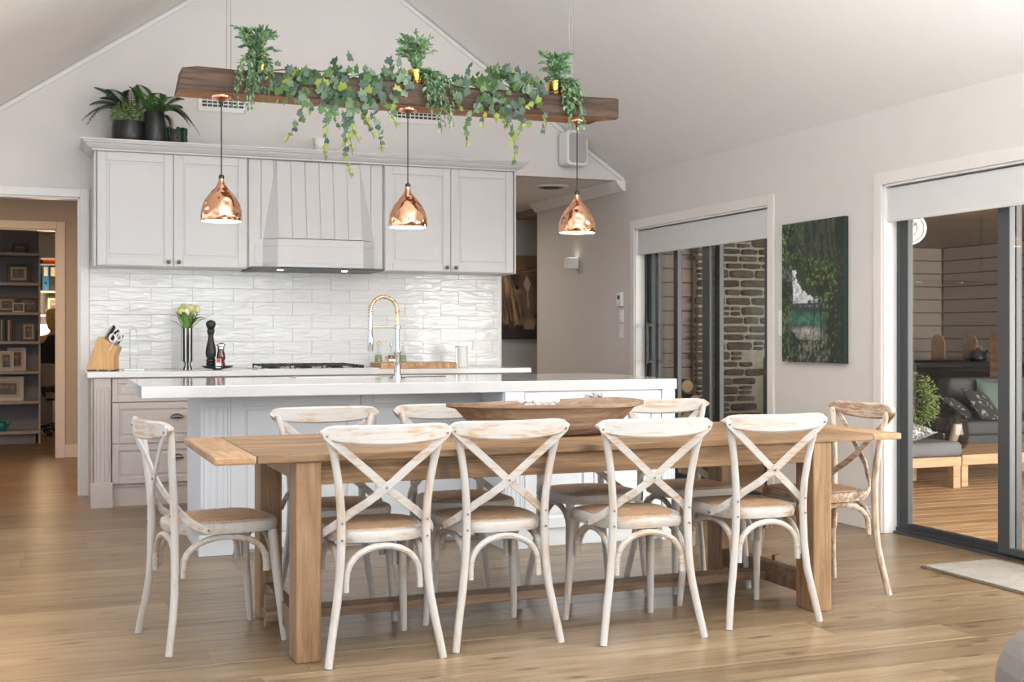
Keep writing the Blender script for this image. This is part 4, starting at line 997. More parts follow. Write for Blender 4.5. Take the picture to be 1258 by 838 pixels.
for xa in (.855, 3.052): R_(MB().box(xa, xa + .05, 4.475, 5.085, .06, .15).build('end_rail', M['stretcher'], t, bevel=.004))
R_(MB().box(.80, 3.175, 4.735, 4.835, .0685, .106).build('stretcher', M['stretcher'], t, bevel=.004))
for xa, xb in ((.800, .8), (3.115, 3.115)):
    R_(MB().box(xa + (.0 if xa < 1 else .01), xa + .05 - (0 if xa < 1 else 0), 4.772, 4.800, .04, .165).build('wedge_peg', M['stretcher'], t, bevel=.004))

# dough bowl
a_, b_ = at(549, 495, 4.80), at(786, 495, 4.80); bx = (a_.x + b_.x) / 2; BLn = (b_.x - a_.x) / 2
t = thing('dough_bowl', 'long carved wooden dough bowl in the middle of the table', 'bowl', (bx, 4.80, TZ + .001), .03)
def dough():
    mb = MB(); n = 40; m = 9; rng = random.Random(2); jit = [1 + .025 * math.sin(3 * 2 * PI * k / n + 1) + rng.uniform(-.008, .008) for k in range(n)]
    def ring(s, z, j=1):
        vs = []
        for k in range(n):
            a = 2 * PI * k / n; c, s_ = math.cos(a), math.sin(a)
            x = BLn * s * (abs(c) ** .72) * (1 if c > 0 else -1); y = .185 * (s ** .8) * (abs(s_) ** .8) * (1 if s_ > 0 else -1)
            vs.append((x * jit[k], y * jit[k], z + (.006 * math.sin(2 * a) + .006 * abs(c) ** 3) * (z / .14)))
        return vs
    prof = [(.50, 0), (.62, .010), (.74, .042), (.84, .085), (.905, .114), (1.0, .124), (1.0, .137), (.965, .139), (.90, .125), (.78, .075), (.64, .035), (.42, .022)]
    vs = []; fs = []
    for s, z in prof: vs += ring(s, z)
    for i in range(len(prof) - 1):
        for k in range(n): k2 = (k + 1) % n; fs.append((i * n + k, i * n + k2, (i + 1) * n + k2, (i + 1) * n + k))
    fs += [tuple(range(n - 1, -1, -1)), tuple((len(prof) - 1) * n + k for k in range(n))]
    mb.add(vs, fs); return mb
dough().build('bowl_body', M['bowl'], t, smooth=SM)
t = thing('glass_ornament', 'cluster of pale beads in a glass dish inside the dough bowl', 'ornament', (bx - .02, 4.86, TZ + .045))
random.seed(2); mb = MB()
for k in range(26): mb.ball((random.uniform(-.09, .09), random.uniform(-.05, .05), random.choice((.0, .03, .055, .08)) + .018), .017, 8)
mb.build('glass_beads', M['white_cer'], t, smooth=3.1)['kind'] = 'stuff'
MB().lathe([(.03, 0), (.09, .03), (.10, .07), (.098, .07), (.085, .03)], n=24).build('glass_dish', M['clear'], t, smooth=SM)

# ================================================================ CROSS BACK CHAIRS
def make_chair(label, mws, loc=(0, 0, 0), rz=0):
    mw, mz = mws
    t = thing('cross_back_chair', label, 'chair', loc, rz)
    NS = 32
    def outline(sc, z, grow=0):
        vs = []
        for k in range(NS):
            a = 2 * PI * k / NS; c, s = math.cos(a), math.sin(a); e = .62
            y = .205 * (abs(s) ** e) * (1 if s > 0 else -1); x = (.196 + .10 * y) * (abs(c) ** e) * (1 if c > 0 else -1)
            vs.append((x * sc + grow * c, y * sc + .012 + grow * s, z))
        return vs
    mb = MB(); rings = [(.93, .425), (1.0, .428), (1.015, .440), (1.015, .455), (.99, .466), (.92, .471), (.86, .468)]
    vs = []; fs = []
    for sc, z in rings: vs += outline(sc, z)
    for i in range(len(rings) - 1):
        for k in range(NS): k2 = (k + 1) % NS; fs.append((i * NS + k, i * NS + k2, (i + 1) * NS + k2, (i + 1) * NS + k))
    fs.append(tuple(range(NS - 1, -1, -1))); mb.add(vs, fs); mb.build('seat_frame', mw, t, smooth=SM)
    mb = MB(); rings = [(.865, .466), (.85, .472), (.6, .478), (.3, .480), (.02, .480)]; vs = []; fs = []
    for sc, z in rings: vs += outline(sc, z)
    for i in range(len(rings) - 1):
        for k in range(NS): k2 = (k + 1) % NS; fs.append((i * NS + k, i * NS + k2, (i + 1) * NS + k2, (i + 1) * NS + k))
    mb.add(vs, fs); mb.build('woven_seat', M['cane'], t, smooth=SM)
    for s in (-1, 1):
        pts = [(.212, -.240, 0), (.204, -.232, .05), (.190, -.218, .13), (.174, -.207, .22), (.163, -.203, .32), (.158, -.203, .42), (.157, -.204, .50), (.162, -.208, .58), (.172, -.215, .66), (.184, -.222, .73), (.200, -.228, .79), (.209, -.231, .825)]
        pts = [(s * x, y, z) for x, y, z in pts]
        MB().tube(pts, [.0145, .0145, .015, .0155, .0155, .016, .0155, .015, .0145, .0145, .014, .012], 10).build('rear_leg', mz, t, smooth=SM)
        MB().tube([(s * .192, .212, 0), (s * .186, .200, .12), (s * .178, .186, .26), (s * .172, .176, .38), (s * .168, .172, .428)], [.0125, .015, .0175, .019, .019], 10).build('front_leg', mz, t, smooth=SM)
    # arched braces
    def hoop(p0, p1, zlow, ztop, inn):
        p0, p1 = Vector(p0), Vector(p1); d_ = (p1 - p0); n = d_.cross(Vector((0, 0, 1))).normalized(); pts = []
        for k in range(15):
            a = PI * k / 14; c = -math.cos(a); h = math.sin(a) ** .80
            pts.append(p0 + d_ * (.5 + .5 * c) + Vector((0, 0, zlow + (ztop - zlow) * h)))
        mb = MB(); mb.tube([p0 + Vector((0, 0, zlow - .03))] + pts + [p1 + Vector((0, 0, zlow - .03))], .0125, 8, flat=.95); return mb.build('arched_brace', mw, t, smooth=SM)
    hoop((-.138, -.192, 0), (.138, -.192, 0), .285, .413, 0); hoop((-.145, .178, 0), (.145, .178, 0), .30, .413, 0)
    for s in (-1, 1): hoop((s * .155, -.172, 0), (s * .166, .148, 0), .30, .413, 0)
    # crest rail
    mb = MB(); n = 20; vs = []; fs = []
    for i in range(n + 1):
        q = -1 + 2 * i / n; x = .243 * q; y = -.284 + .044 * q * q; hh = .037 * (max(0, 1 - abs(q) ** 9) ** .5) * (1 - .24 * q * q); hh = max(hh, .004); zc = .820 + .012 * q * q; th = .011
        vs += [(x, y - th, zc - hh * .8), (x, y - th, zc + hh * .8), (x, y - th * .4, zc + hh), (x, y + th * .4, zc + hh), (x, y + th, zc + hh * .8), (x, y + th, zc - hh * .8), (x, y + th * .4, zc - hh), (x, y - th * .4, zc - hh)]
    for i in range(n):
        for k in range(8): k2 = (k + 1) % 8; fs.append((i * 8 + k, i * 8 + k2, (i + 1) * 8 + k2, (i + 1) * 8 + k))
    fs += [tuple(range(8)), tuple(n * 8 + k for k in range(7, -1, -1))]; mb.add(vs, fs); mb.build('crest_rail', mw, t, smooth=SM)
    # crossed straps
    for s in (-1, 1):
        o_ = .004 if s > 0 else -.003
        pts = [(s * .231, -.257, .840), (s * .221, -.257, .820), (s * .158, -.255, .765), (s * .07, -.240 - o_, .69), (0, -.232 - o_, .628), (-s * .065, -.217 - o_, .578), (-s * .115, -.194, .541), (-s * .150, -.180, .512), (-s * .182, -.158, .484), (-s * .203, -.125, .462), (-s * .213, -.098, .450), (-s * .216, -.082, .446)]
        ups = []
        for i, p_ in enumerate(pts):
            f = i / (len(pts) - 1); ups.append(Vector((-s * max(0, (f - .45)) * 2.0, -1 + max(0, f - .5) * 1.7, 0)).normalized())
        st = MB().tube(pts, [.010] + [.0145] * 10 + [.011], flat=.30, rect=True, up=ups).build('cross_strap', mw, t, bevel=.002)
    # bolts
    mb = MB()
    for x, y, z, dx, dy in [(s * .222, -.263, .82, 0, -1) for s in (-1, 1)] + [(0, -.243, .628, 0, -1)] + [(s * .158, -.219, z, 0, -1) for s in (-1, 1) for z in (.505, .445)] + [(s * .219, -.093, .449, s, 0) for s in (-1, 1)]:
        mb.tube([(x - dx * .006, y - dy * .006, z), (x + dx * .002, y + dy * .002, z)], .0045, 8)
    mb.build('bolts', M['nickel'], t, smooth=SM)['kind'] = 'stuff'
    return t
def put(src, label, x, y, rz, g):
    o = copy_tree(src); o.location = (x, y, 0); o.rotation_euler = (0, 0, rz); o['label'] = label; o['group'] = g; return o
g_n, g_f = 'chairs with their backs to the camera', 'chairs on the island side of the table'
c0 = make_chair('whitewashed cross back chair, leftmost of the four backs nearest the camera', M['ash'], (1.146, 4.475, 0), 0); c0['group'] = g_n
put(c0, 'whitewashed cross back chair in front of the dough bowl\'s left half', 1.634, 4.525, .0, g_n)
put(c0, 'whitewashed cross back chair just right of the dough bowl, back to camera', 2.195, 4.405, -.045, g_n)
put(c0, 'whitewashed cross back chair beside the right front table leg', 2.762, 4.462, -.012, g_n)
put(c0, 'white chair across the table, nearest the island\'s left end', 1.155, 5.065, PI + .0, g_f)
put(c0, 'white chair across the table behind the dough bowl\'s left tip', 1.715, 5.09, PI, g_f)
put(c0, 'white chair across the table half hidden by the dough bowl', 2.335, 5.10, PI, g_f)
put(c0, 'white chair across the table in front of the stone chimney door', 2.86, 5.10, PI, g_f)
o = put(c0, 'whitewashed cross back chair alone at the left end of the table', .622, 4.855, -PI / 2 + .185, 'chairs'); del o['group']
make_chair('browner worn cross back chair at the right end of the table', M['ash_brown'], (3.325, 4.745, 0), PI / 2 - .02)

# ================================================================ PICTURES
def waterfall(u, v):
    n = fbm(u * 11, v * 16, 3); n2 = fbm(u * 42, v * 58, 9); n3 = fbm(u * 5, v * 7, 17); n4 = fbm(u * 20, v * 26, 23)
    c = lerp((.006, .011, .008), (.028, .048, .020), (n - .35) * 3)
    if v > .72 and .30 < u < .86: c = lerp(c, lerp((.012, .02, .012), (.07, .08, .045), .5 + .5 * math.sin(u * 62 + 9 * n + v * 6)), .65)
    if .54 < v < .74 and .34 < u < .70: c = lerp(c, (.15, .19, .04), (n2 - .50) * 6 * (1 - abs(u - .52) * 4.5))
    # creek: foam, dark water, green pool, pale shallows
    wv = v + .02 * (n4 - .5); half = .17 + .24 * max(0, 1 - abs(wv - .30) / .16) + .10 * (n - .5)
    if .16 < wv < .45 and abs(u - .47) < half + .02:
        pc = lerp((.025, .035, .036), (.34, .36, .37), (n2 - .47) * 5 * max(0, (wv - .37) * 13))
        teal = lerp((.018, .085, .055), (.065, .20, .12), (n4 - .35) * 3)
        pc = lerp(pc, teal, 1.5 - abs(wv - .305 + .05 * (u - .47)) * 22)
        pc = lerp(pc, lerp((.16, .17, .13), (.42, .42, .36), (n2 - .35) * 3), (.262 - wv) * 28)
        c = lerp(c, pc, (half + .02 - abs(u - .47)) * 16)
    t_ = (.66 - v) / .22
    if 0 < t_ < 1:
        l_ = .175 + .02 * t_ + .02 * (n2 - .5); r_ = .215 + .14 * t_ + .24 * t_ ** 4 + .10 * (n2 - .5)
        if l_ < u < r_: c = lerp((.20, .22, .25), (.78, .79, .82), n2 * 2.6 - .6)
    if .42 < v < .465 and .19 < u < .66: c = lerp(c, (.62, .64, .67), (n2 - .30) * 3.2 * (1 - abs(u - .36) * 3.2))
    lw = 1 if (v > .74 and u < .36) else (.85 if u < .13 + .10 * n3 or (u > .66 + .12 * (n3 - .5) and .08 < v < .80) else (.6 if v < .12 else 0))
    if u > .60 and v < .45: c = lerp(c, (.010, .016, .011), (u - .60) * 6 * (.6 + n))
    c = lerp(c, lerp((.035, .075, .025), (.21, .28, .07), (n3 - .3) * 2.2), (n2 - .52) * 6 * lw)
    if .58 < v < .70 and u < .17 + .08 * n: c = lerp(c, (.13, .13, .14), (n4 - .45) * 5)
    if v < .20 and .26 < u < .76: c = lerp(c, lerp((.015, .016, .012), (.24, .24, .18), (fbm(u * 60 - v * 30, v * 40 + u * 25, 31) - .5) * 6), .75 * (1 if v < .15 else .5))
    for x0_, w0 in ((.63, .009), (.79, .012), (.52, .005), (.85, .007)):
        if abs(u - x0_ - .02 * math.sin(v * 9 + x0_ * 9)) < w0 and .05 < v < .52 - x0_ * .2 + .1: c = lerp(c, (.008, .010, .008), .85)
    if u > .90 - .02 * n: c = lerp(c, (.014, .016, .018), .75)
    return c
a_, b_ = atx(966, 276, XR), atx(1042.5, 265.5, XR); PW = a_.y - b_.y; z0 = .995; PH = 1.907 - z0
t = thing('waterfall_painting', 'tall canvas painting of a forest waterfall and green pool', 'painting', (XR, a_.y, z0), -PI / 2)
MB().box(0, PW, -.034, -.001, 0, PH).build('canvas', plain('canvas_edge', (.02, .035, .025), .7), t)
o = picture('painted_face', PW, PH, 140, 190, waterfall, t); o.location = (0, -.0345, 0)
def horse(u, v):
    # u left-right, v up; head hangs from upper centre-right to lower right
    n = fbm(u * 9, v * 9, 5); n2 = fbm(u * 40 + v * 8, v * 6, 7); bgc = lerp((.24, .17, .11), (.12, .08, .055), 1 - v)
    c = lerp(bgc, (.05, .03, .022), (.62 - v) * 3 + (n - .5))
    # neck / body
    if v < .80 and u > .42 - .1 * v: c = lerp(c, (.05, .032, .026), .9)
    cx = .66 + .06 * (1 - v); hw_ = .22 if v > .5 else .22 - (.5 - v) * .35
    if .12 < v < .86 and abs(u - cx) < hw_:
        q = abs(u - cx) / hw_; c = lerp((.30, .20, .15), (.07, .045, .036), q * 1.05 + .8 * abs(v - .45)); c = lerp(c, (.40, .29, .22), (n - .5) * 2.5)
        if .50 < v < .76: wz = .05 * (1 - abs(v - .66) / .12);
        else: wz = 0
        if abs(u - cx + .0) < max(wz, .008 if .38 < v < .6 else 0): c = (.68, .54, .40)
        if v < .30 and q < .75: c = lerp(c, (.42, .27, .20), (.30 - v) * 7)
        if .13 < v < .24 and abs(u - cx - .01) < .07 * (1 - abs(v - .185) * 10): c = (.42, .29, .20)
        for ex in (-.12, .12):
            if (u - cx - ex * (.85)) ** 2 * 6 + (v - .27) ** 2 * 12 < .004: c = (.02, .012, .01)
        if ((u - cx + .15) ** 2 * 3 + (v - .62) ** 2 * 8) < .004: c = (.012, .008, .008)
    # mane strands falling left of face
    s = u - (.30 + .16 * (1 - v) + .06 * math.sin(v * 5))
    n5 = fbm((u - .16 * (1 - v)) * 46, v * 4 + u * 3, 12)
    if abs(s) < .15 and v < .92 and v > .06 + .2 * n5: c = lerp(c, lerp((.09, .05, .03), (.58, .38, .22), (n5 - .35) * 3.2), 1.3 - abs(s) / .15)
    s2 = v - (.86 - .22 * abs(u - .45) ** 1.1)
    if abs(s2) < .085 and u > .2: c = lerp(c, lerp((.12, .06, .035), (.40, .23, .13), (fbm(v * 60 - u * 14, u * 5, 2) - .3) * 2.4), 1.2 - abs(s2) / .085)
    if v > .95: c = bgc
    return c
a_ = at(588, 417, HY - .05); b_ = at(676, 318, HY - .05); W_ = b_.x - a_.x; H_ = b_.z - a_.z + .03
t = thing('horse_painting', 'large brown canvas of a horse head with a windblown mane', 'painting', (a_.x, HY, a_.z))
MB().box(0, W_, -.034, -.001, 0, H_).build('canvas', plain('canvas_edge_brown', (.16, .11, .075), .7), t)
o = picture('painted_face', W_, H_, 130, 130, horse, t); o.location = (0, -.0345, 0)

# ================================================================ OFFICE (through the doorway)
t = thing('bookshelf', 'grey bookshelf with bowed shelf fronts seen through the doorway', 'bookshelf', (-.53, 14.2, 0)); iv = -t.location
def R_(o): o.location = iv; return o
SX0, SX1, SYF, SYB = -1.15, -.035, 14.0, 14.36
R_(MB().box(SX0, SX1, SYB, SYB + .02, 0, 2.45).build('back_panel', M['office'], t))
R_(MB().box(SX1 - .02, SX1 + .0, SYF + .06, SYB, 0, 2.45).build('side_panel', M['office_edge'], t)); R_(MB().box(SX0, SX0 + .02, SYF + .06, SYB, 0, 2.45).build('side_panel', M['office_edge'], t))
SZ = [.14, .46, .78, 1.10, 1.41, 1.725, 2.045]
for z_ in SZ:
    pts = [(SX0, SYB), (SX0, SYF + .05)] + [(SX0 + (SX1 - SX0) * k / 10, SYF + .06 - .07 * math.sin(PI * k / 10) ** .6) for k in range(1, 10)] + [(SX1, SYF + .05), (SX1, SYB)]
    R_(MB().prism(pts, 'z', z_ - .032, z_).build('shelf', M['office_edge'], t, bevel=.003))
pts = [(SX0 + .03, SYB), (SX0 + .03, SYF + .1)] + [(SX0 + .03 + (SX1 - SX0 - .06) * k / 10, SYF + .10 - .05 * math.sin(PI * k / 10)) for k in range(1, 10)] + [(SX1 - .05, SYF + .1), (SX1 - .05, SYB)]
R_(MB().prism(pts, 'z', 0, .108).build('plinth', M['office'], t))
def photo(label, px0, px1, shelf, h, mf, seed, mat_=True, Y=14.08, cat='photo frame', group='framed photos on the bowed shelves'):
    a, b = at(px0, 400, Y), at(px1, 400, Y); W = b.x - a.x; rng = random.Random(seed)
    t = thing('photo_frame', label, cat, (a.x, Y + .02, SZ[shelf] + .001)); t.rotation_euler = (-.06, 0, 0); t['group'] = group
    f = .14 * min(W, h)
    mb = MB(); mb.box(0, W, 0, .015, 0, f); mb.box(0, W, 0, .015, h - f, h); mb.box(0, f, 0, .015, f, h - f); mb.box(W - f, W, 0, .015, f, h - f); mb.build('frame', mf, t, bevel=.002)
    if mat_: MB().box(f, W - f, .006, .008, f, h - f).build('mount', M['mat_card'], t); g = f * 1.9
    else: g = f
    tone = rng.choice([((.30, .24, .20), (.05, .04, .05)), ((.25, .25, .26), (.03, .03, .03)), ((.22, .15, .12), (.06, .05, .06))])
    def fn(u, v):
        c = lerp(tone[0], tone[1], fbm(u * 3 + seed, v * 3, seed) * 1.2 - .2)
        for k in range(2 + seed % 2):
            cx = .3 + .22 * k + .05 * math.sin(seed + k)
            if ((u - cx) / .1) ** 2 + ((v - .66) / .14) ** 2 < 1: c = (.42, .28, .21)
            elif abs(u - cx) < .14 and v < .52: c = lerp((.03, .03, .04), (.2, .2, .24), hsh(seed, k))
        return c
    o = picture('photo', W - 2 * g, h - 2 * g, 20, 20, fn, t); o.location = (g, .004, g)
photo('small gilt photo frame on the topmost bowed shelf', 15, 33, 6, .10, M['photo_wood'], 3, False)
photo('black framed wedding photo on the second shelf from the top', 9, 36, 5, .20, M['photo_black'], 4)
photo('dark framed photo at the left of the third bowed shelf', -3, 20, 4, .165, M['photo_black'], 5, True, 14.12)
photo('small pale framed photo in the middle of the third bowed shelf', 15, 30, 4, .10, M['photo_white'], 6, False, 14.04)
photo('reddish wooden frame at the right of the third bowed shelf', 22, 47, 4, .155, M['photo_wood'], 7, False, 14.13)
photo('black portrait frame of a man in a suit on the fourth shelf', 26, 44, 3, .20, M['photo_black'], 8)
photo('white frame with oval mount on the fifth bowed shelf', -2, 17, 2, .215, M['photo_white'], 9, True, 14.05)
photo('cream frame behind the oval mount frame on the fifth shelf', 9, 32, 2, .25, M['photo_white'], 10, True, 14.15)
photo('wide white mounted photo of two people on the sixth shelf', -12, 29, 1, .26, M['photo_white'], 11, True)
random.seed(14)
bcols = [('white_book', 'pale'), ('green_book', 'dark green'), ('black_file', 'black'), ('white_book', 'cream'), ('red_book', 'dull red'), ('green_book', 'olive')]
bx_ = at(1, 400, 14.1).x
for i, (mm, cn) in enumerate(bcols):
    w_ = random.uniform(.016, .026); h_ = random.uniform(.19, .24); t = thing('book', f'{["first","second","third","fourth","fifth","sixth"][i]} book from the left on the fourth bowed shelf, {cn} spine', 'book', (bx_ + w_ / 2, 14.16, SZ[3] + .001)); t['group'] = 'books on the fourth bowed shelf'
    MB().box(-w_ / 2, w_ / 2, -.075, .075, 0, h_).build('cover', M[mm], t, bevel=.002); MB().box(-w_ / 2 + .002, w_ / 2 - .002, -.07, .076, .003, h_ - .004 + .006).build('pages', M['mat_card'], t)
    bx_ += w_ + .003
p = at(2, 530, 14.08)
t = thing('teapot', 'turquoise glass teapot on the lowest bowed shelf', 'teapot', (p.x, 14.1, SZ[0] + .001))
MB().lathe([(.035, 0), (.055, .03), (.058, .06), (.045, .09), (.02, .10), (.018, .115), (.006, .135)], n=20).build('pot_body', M['turq'], t, smooth=SM); MB().tube([(.05, 0, .05), (.075, 0, .07), (.085, 0, .10)], [.012, .009, .007], 8).build('spout', M['turq'], t, smooth=SM)
# rear wall unit with binders
t = thing('wall_shelf', 'pale open shelf unit with binders on the office rear wall', 'shelf', (.35, 16.7, 0)); iv = -t.location
for z_ in (1.16, 1.52, 1.68, 2.0, 2.3): 
    pass
ZS = [1.42, 1.725, 2.14]
for z_ in ZS: R_(MB().box(-.14, 1.3, 16.5, 16.9, z_ - .025, z_).build('shelf_board', M['office_edge'], t, bevel=.002)).location = iv
for x_ in (-.14, .70): R_(MB().box(x_ - .025, x_, 16.5, 16.9, 1.1, 2.45).build('divider', M['office_edge'], t, bevel=.002)).location = iv
R_(MB().box(-.14, 1.3, 16.88, 16.9, 1.1, 2.45).build('back_panel', M['office'], t)).location = iv
def binder(label, px0, px1, m, z0, h):
    a, b = at(px0, 350, 16.5), at(px1, 350, 16.5); W = b.x - a.x; t = thing('ring_binder', label, 'binder', (a.x, 16.51, z0 + .001))
    MB().box(0, W, 0, .28, 0, h).build('cover', m, t, bevel=.003); MB().box(W * .2, W * .8, -.0015, 0, h * .55, h * .88).build('spine_label', M['mat_card'], t); 
    mb = MB(); mb.tube([(W / 2, -.002, h * .28), (W / 2, .004, h * .28)], .014, 14); mb.build('finger_ring', M['dark'] if 'blue' in label else M['steel'], t)
binder('blue ring binder on the office rear shelf', 52.3, 60.2, M['blue'], ZS[1], .335); binder('black ring binder beside the blue one', 60.6, 69.5, M['black_file'], ZS[1], .335)
a = at(52.5, 318, 16.5); t = thing('document_box', 'flat red document box above the ring binders', 'box', (a.x, 16.52, 2.085)); MB().box(0, .30, 0, .25, -.02 - 0, .05).build('box', M['red'], t, bevel=.003)
MB().box(-.14, 1.3, 16.5, 16.9, 2.045, 2.064).build('shelf_board', M['office_edge'], bpy.data.objects['wall_shelf'], loc=-bpy.data.objects['wall_shelf'].location, bevel=.002)
photo('dark framed picture behind the seated woman on the rear shelf', 56, 76, 3, .24, M['photo_black'], 12, True, 16.62, group='framed pictures on the office rear shelf')
[o for o in bpy.data.objects if o.get('label', '').startswith('dark framed picture behind')][0].location.z = ZS[0] + .001
# desk, lamp
t = thing('desk', 'dark desk under the lit lamp in the office', 'desk', (.4, 16.3, 0))
MB().box(-.55, .9, -.35, .35, .70, .735).build('desk_top', M['office_edge'], t, bevel=.003); MB().box(-.5, -.2, -.3, .33, 0, .70).build('pedestal', M['office'], t, bevel=.003); MB().box(.6, .88, -.3, .33, 0, .70).build('pedestal', M['office'], t, bevel=.003)
p = at(57, 420, 16.25)
t = thing('table_lamp', 'glowing drum shade table lamp behind the seated woman', 'lamp', (p.x + .03, 16.25, .736))
MB().lathe([(.12, .20), (.10, .56)], n=28, cap=False).build('lamp_shade', M['shade'], t, smooth=SM); MB().lathe([(.06, 0), (.055, .012), (.012, .03), (.012, .30)], n=16).build('lamp_base', M['steel'], t, smooth=SM)
point('desk_lamp_light', (p.x + .03, 16.1, 1.45), 22, (1, .72, .42), .1)
# swivel chair
cx_, cy_ = .12, 15.3
t = thing('office_chair', 'grey office swivel chair under the seated woman', 'chair', (cx_, cy_, 0), -.55)
MB().prism(rrect(.46, .44, .08), 'z', .43, .49).build('seat', M['chairgrey'], t, bevel=.015)
mb = MB(); mb.prism([(x_, z_ + .70) for x_, z_ in rrect(.36, .27, .10)], 'y', -.25, -.20); mb.build('backrest', M['chairgrey'], t, bevel=.012)
MB().tube([(0, -.23, .62), (0, -.24, .48), (0, -.15, .415), (0, 0, .415)], .018, 8).build('back_bracket', M['dark'], t, smooth=SM)
MB().tube([(0, 0, .10), (0, 0, .43)], .026, 12).build('gas_column', M['steel'], t, smooth=SM)
for k in range(5):
    a = 2 * PI * k / 5; l_ = MB().tube([(0, 0, .12), (.27 * math.cos(a), .27 * math.sin(a), .075)], [.026, .018], 8).build('base_spoke', M['dark'], t, smooth=SM)
    MB().lathe([(.012, 0), (.028, .008), (.028, .048), (.012, .056)], (.27 * math.cos(a), .27 * math.sin(a), 0), 12).build('castor', M['dark'], l_, smooth=SM)
# seated woman
t = thing('person', 'blond woman in a black top seated with her back to the kitchen', 'person', (cx_, cy_, 0), -.30); t.scale = (1.05, 1.05, 1.07)
def skin_mesh(name, verts, edges, m, par, sub=2):
    me = bpy.data.meshes.new(name); me.from_pydata([v[0] for v in verts], edges, []); me.materials.append(m)
    o = bpy.data.objects.new(name, me); COL.objects.link(o); o.parent = par
    sk = o.modifiers.new('skin', 'SKIN'); me.skin_vertices.new() if not me.skin_vertices else None
    for i, v in enumerate(verts):
        r = v[1]; me.skin_vertices[0].data[i].radius = r if isinstance(r, tuple) else (r, r)
    me.skin_vertices[0].data[0].use_root = True
    sb = o.modifiers.new('sub', 'SUBSURF'); sb.levels = sub; sb.render_levels = sub
    for p_ in me.polygons: p_.use_smooth = True
    sk.use_smooth_shade = True; return o
V = [((0, 0, .56), (.155, .12)), ((0, .0, .70), (.135, .10)), ((0, -.01, .88), (.155, .105)), ((0, -.01, 1.02), (.15, .09)), ((0, .0, 1.10), (.055, .055)), ((0, .01, 1.17), (.05, .05)),
     ((-.17, 0, 1.04), .052), ((-.235, .02, .88), .045), ((-.24, .16, .76), .038), ((-.18, .34, .76), .027), ((.17, 0, 1.04), .052), ((.235, .02, .88), .045), ((.24, .16, .76), .038), ((.18, .34, .76), .027),
     ((-.10, .10, .555), .085), ((-.11, .40, .55), .062), ((-.11, .43, .30), .05), ((-.11, .42, .09), .036), ((-.11, .52, .04), .03),
     ((.10, .10, .555), .085), ((.11, .40, .55), .062), ((.11, .43, .30), .05), ((.11, .42, .09), .036), ((.11, .52, .04), .03), ((0, .02, 1.26), (.072, .085)), ((0, .02, 1.35), (.07, .085))]
E_ = [(0, 1), (1, 2), (2, 3), (3, 4), (4, 5), (3, 6), (6, 7), (7, 8), (8, 9), (3, 10), (10, 11), (11, 12), (12, 13), (0, 14), (14, 15), (15, 16), (16, 17), (17, 18), (0, 19), (19, 20), (20, 21), (21, 22), (22, 23), (5, 24), (24, 25)]
skin_mesh('body', V, E_, M['skin'], t)
Vt = [((0, 0, .60), (.165, .13)), ((0, .0, .70), (.15, .115)), ((0, -.01, .88), (.17, .12)), ((0, -.01, 1.02), (.165, .105)), ((0, 0, 1.085), (.07, .065)), ((-.175, 0, 1.04), .062), ((-.24, .02, .88), .055), ((-.245, .16, .76), .048), ((-.2, .28, .76), .04), ((.175, 0, 1.04), .062), ((.24, .02, .88), .055), ((.245, .16, .76), .048), ((.2, .28, .76), .04)]
skin_mesh('black_top', Vt, [(0, 1), (1, 2), (2, 3), (3, 4), (3, 5), (5, 6), (6, 7), (7, 8), (3, 9), (9, 10), (10, 11), (11, 12)], M['cloth_black'], t)
Vp = [((0, 0, .57), (.165, .13)), ((-.10, .10, .56), .098), ((-.11, .40, .552), .074), ((-.11, .43, .30), .062), ((-.11, .42, .10), .05), ((.10, .10, .56), .098), ((.11, .40, .552), .074), ((.11, .43, .30), .062), ((.11, .42, .10), .05)]
skin_mesh('trousers', Vp, [(0, 1), (1, 2), (2, 3), (3, 4), (0, 5), (5, 6), (6, 7), (7, 8)], M['denim'], t)
skin_mesh('hair', [((0, -.015, 1.385), (.085, .09)), ((0, -.03, 1.31), (.1, .09)), ((0, -.05, 1.20), (.085, .055)), ((0, -.06, 1.12), (.05, .03))], [(0, 1), (1, 2), (2, 3)], M['hair'], t)
for s in (-1, 1): MB().box(s * .11 - .045, s * .11 + .045, .38, .60, 0, .06).build('shoe', M['dark'], t, bevel=.02)
hnd = MB()
for s in (-1, 1):
    for k in range(4): hnd.tube([(s * (.165 + .016 * (k - 1.5)), .36, .762), (s * (.155 + .016 * (k - 1.5)), .43, .758), (s * (.15 + .014 * (k - 1.5)), .455, .745)], [.009, .008, .006], 6)
    hnd.tube([(s * .145, .345, .76), (s * .12, .385, .755)], [.01, .007], 6)
hnd.build('fingers', M['skin'], t, smooth=SM)
MB().tube([(0, .105, 1.26), (0, .125, 1.245)], [.012, .009], 6).build('nose', M['skin'], t, smooth=SM)

# ================================================================ PATIO OUTSIDE
PXR, PYB = 12.1, 14.2
dk = struct(MB().box(4.78, 13, 1, 14.4, -.3, -.045).build('floor_deck', M['dark']))
y = 2.2; random.seed(77)
while y < PYB:
    cut = random.uniform(6.5, 9.5)
    for a, b in ((4.80, cut), (cut, 12.1)):
        MB().box(0, b - a - .003, 0, .134, 0, .03).build('deck_board', M['deck'], dk, bevel=.002, loc=(a, y, -.045), seg=1)
    y += .14
struct(MB().box(4.78, 12.4, 2.0, 14.4, 2.42, 2.5).build('ceiling_patio', M['patio_ceil']))
wl = struct(MB().box(4.7, 12.3, PYB + .03, PYB + .15, -.1, 2.42).build('wall_patio_back', M['bark'])); wr = struct(MB().box(PXR + .03, PXR + .15, 6, PYB + .1, -.1, 2.42).build('wall_patio_right', M['bark']))  # dark wall colour stands in for shadow lines between the weatherboards
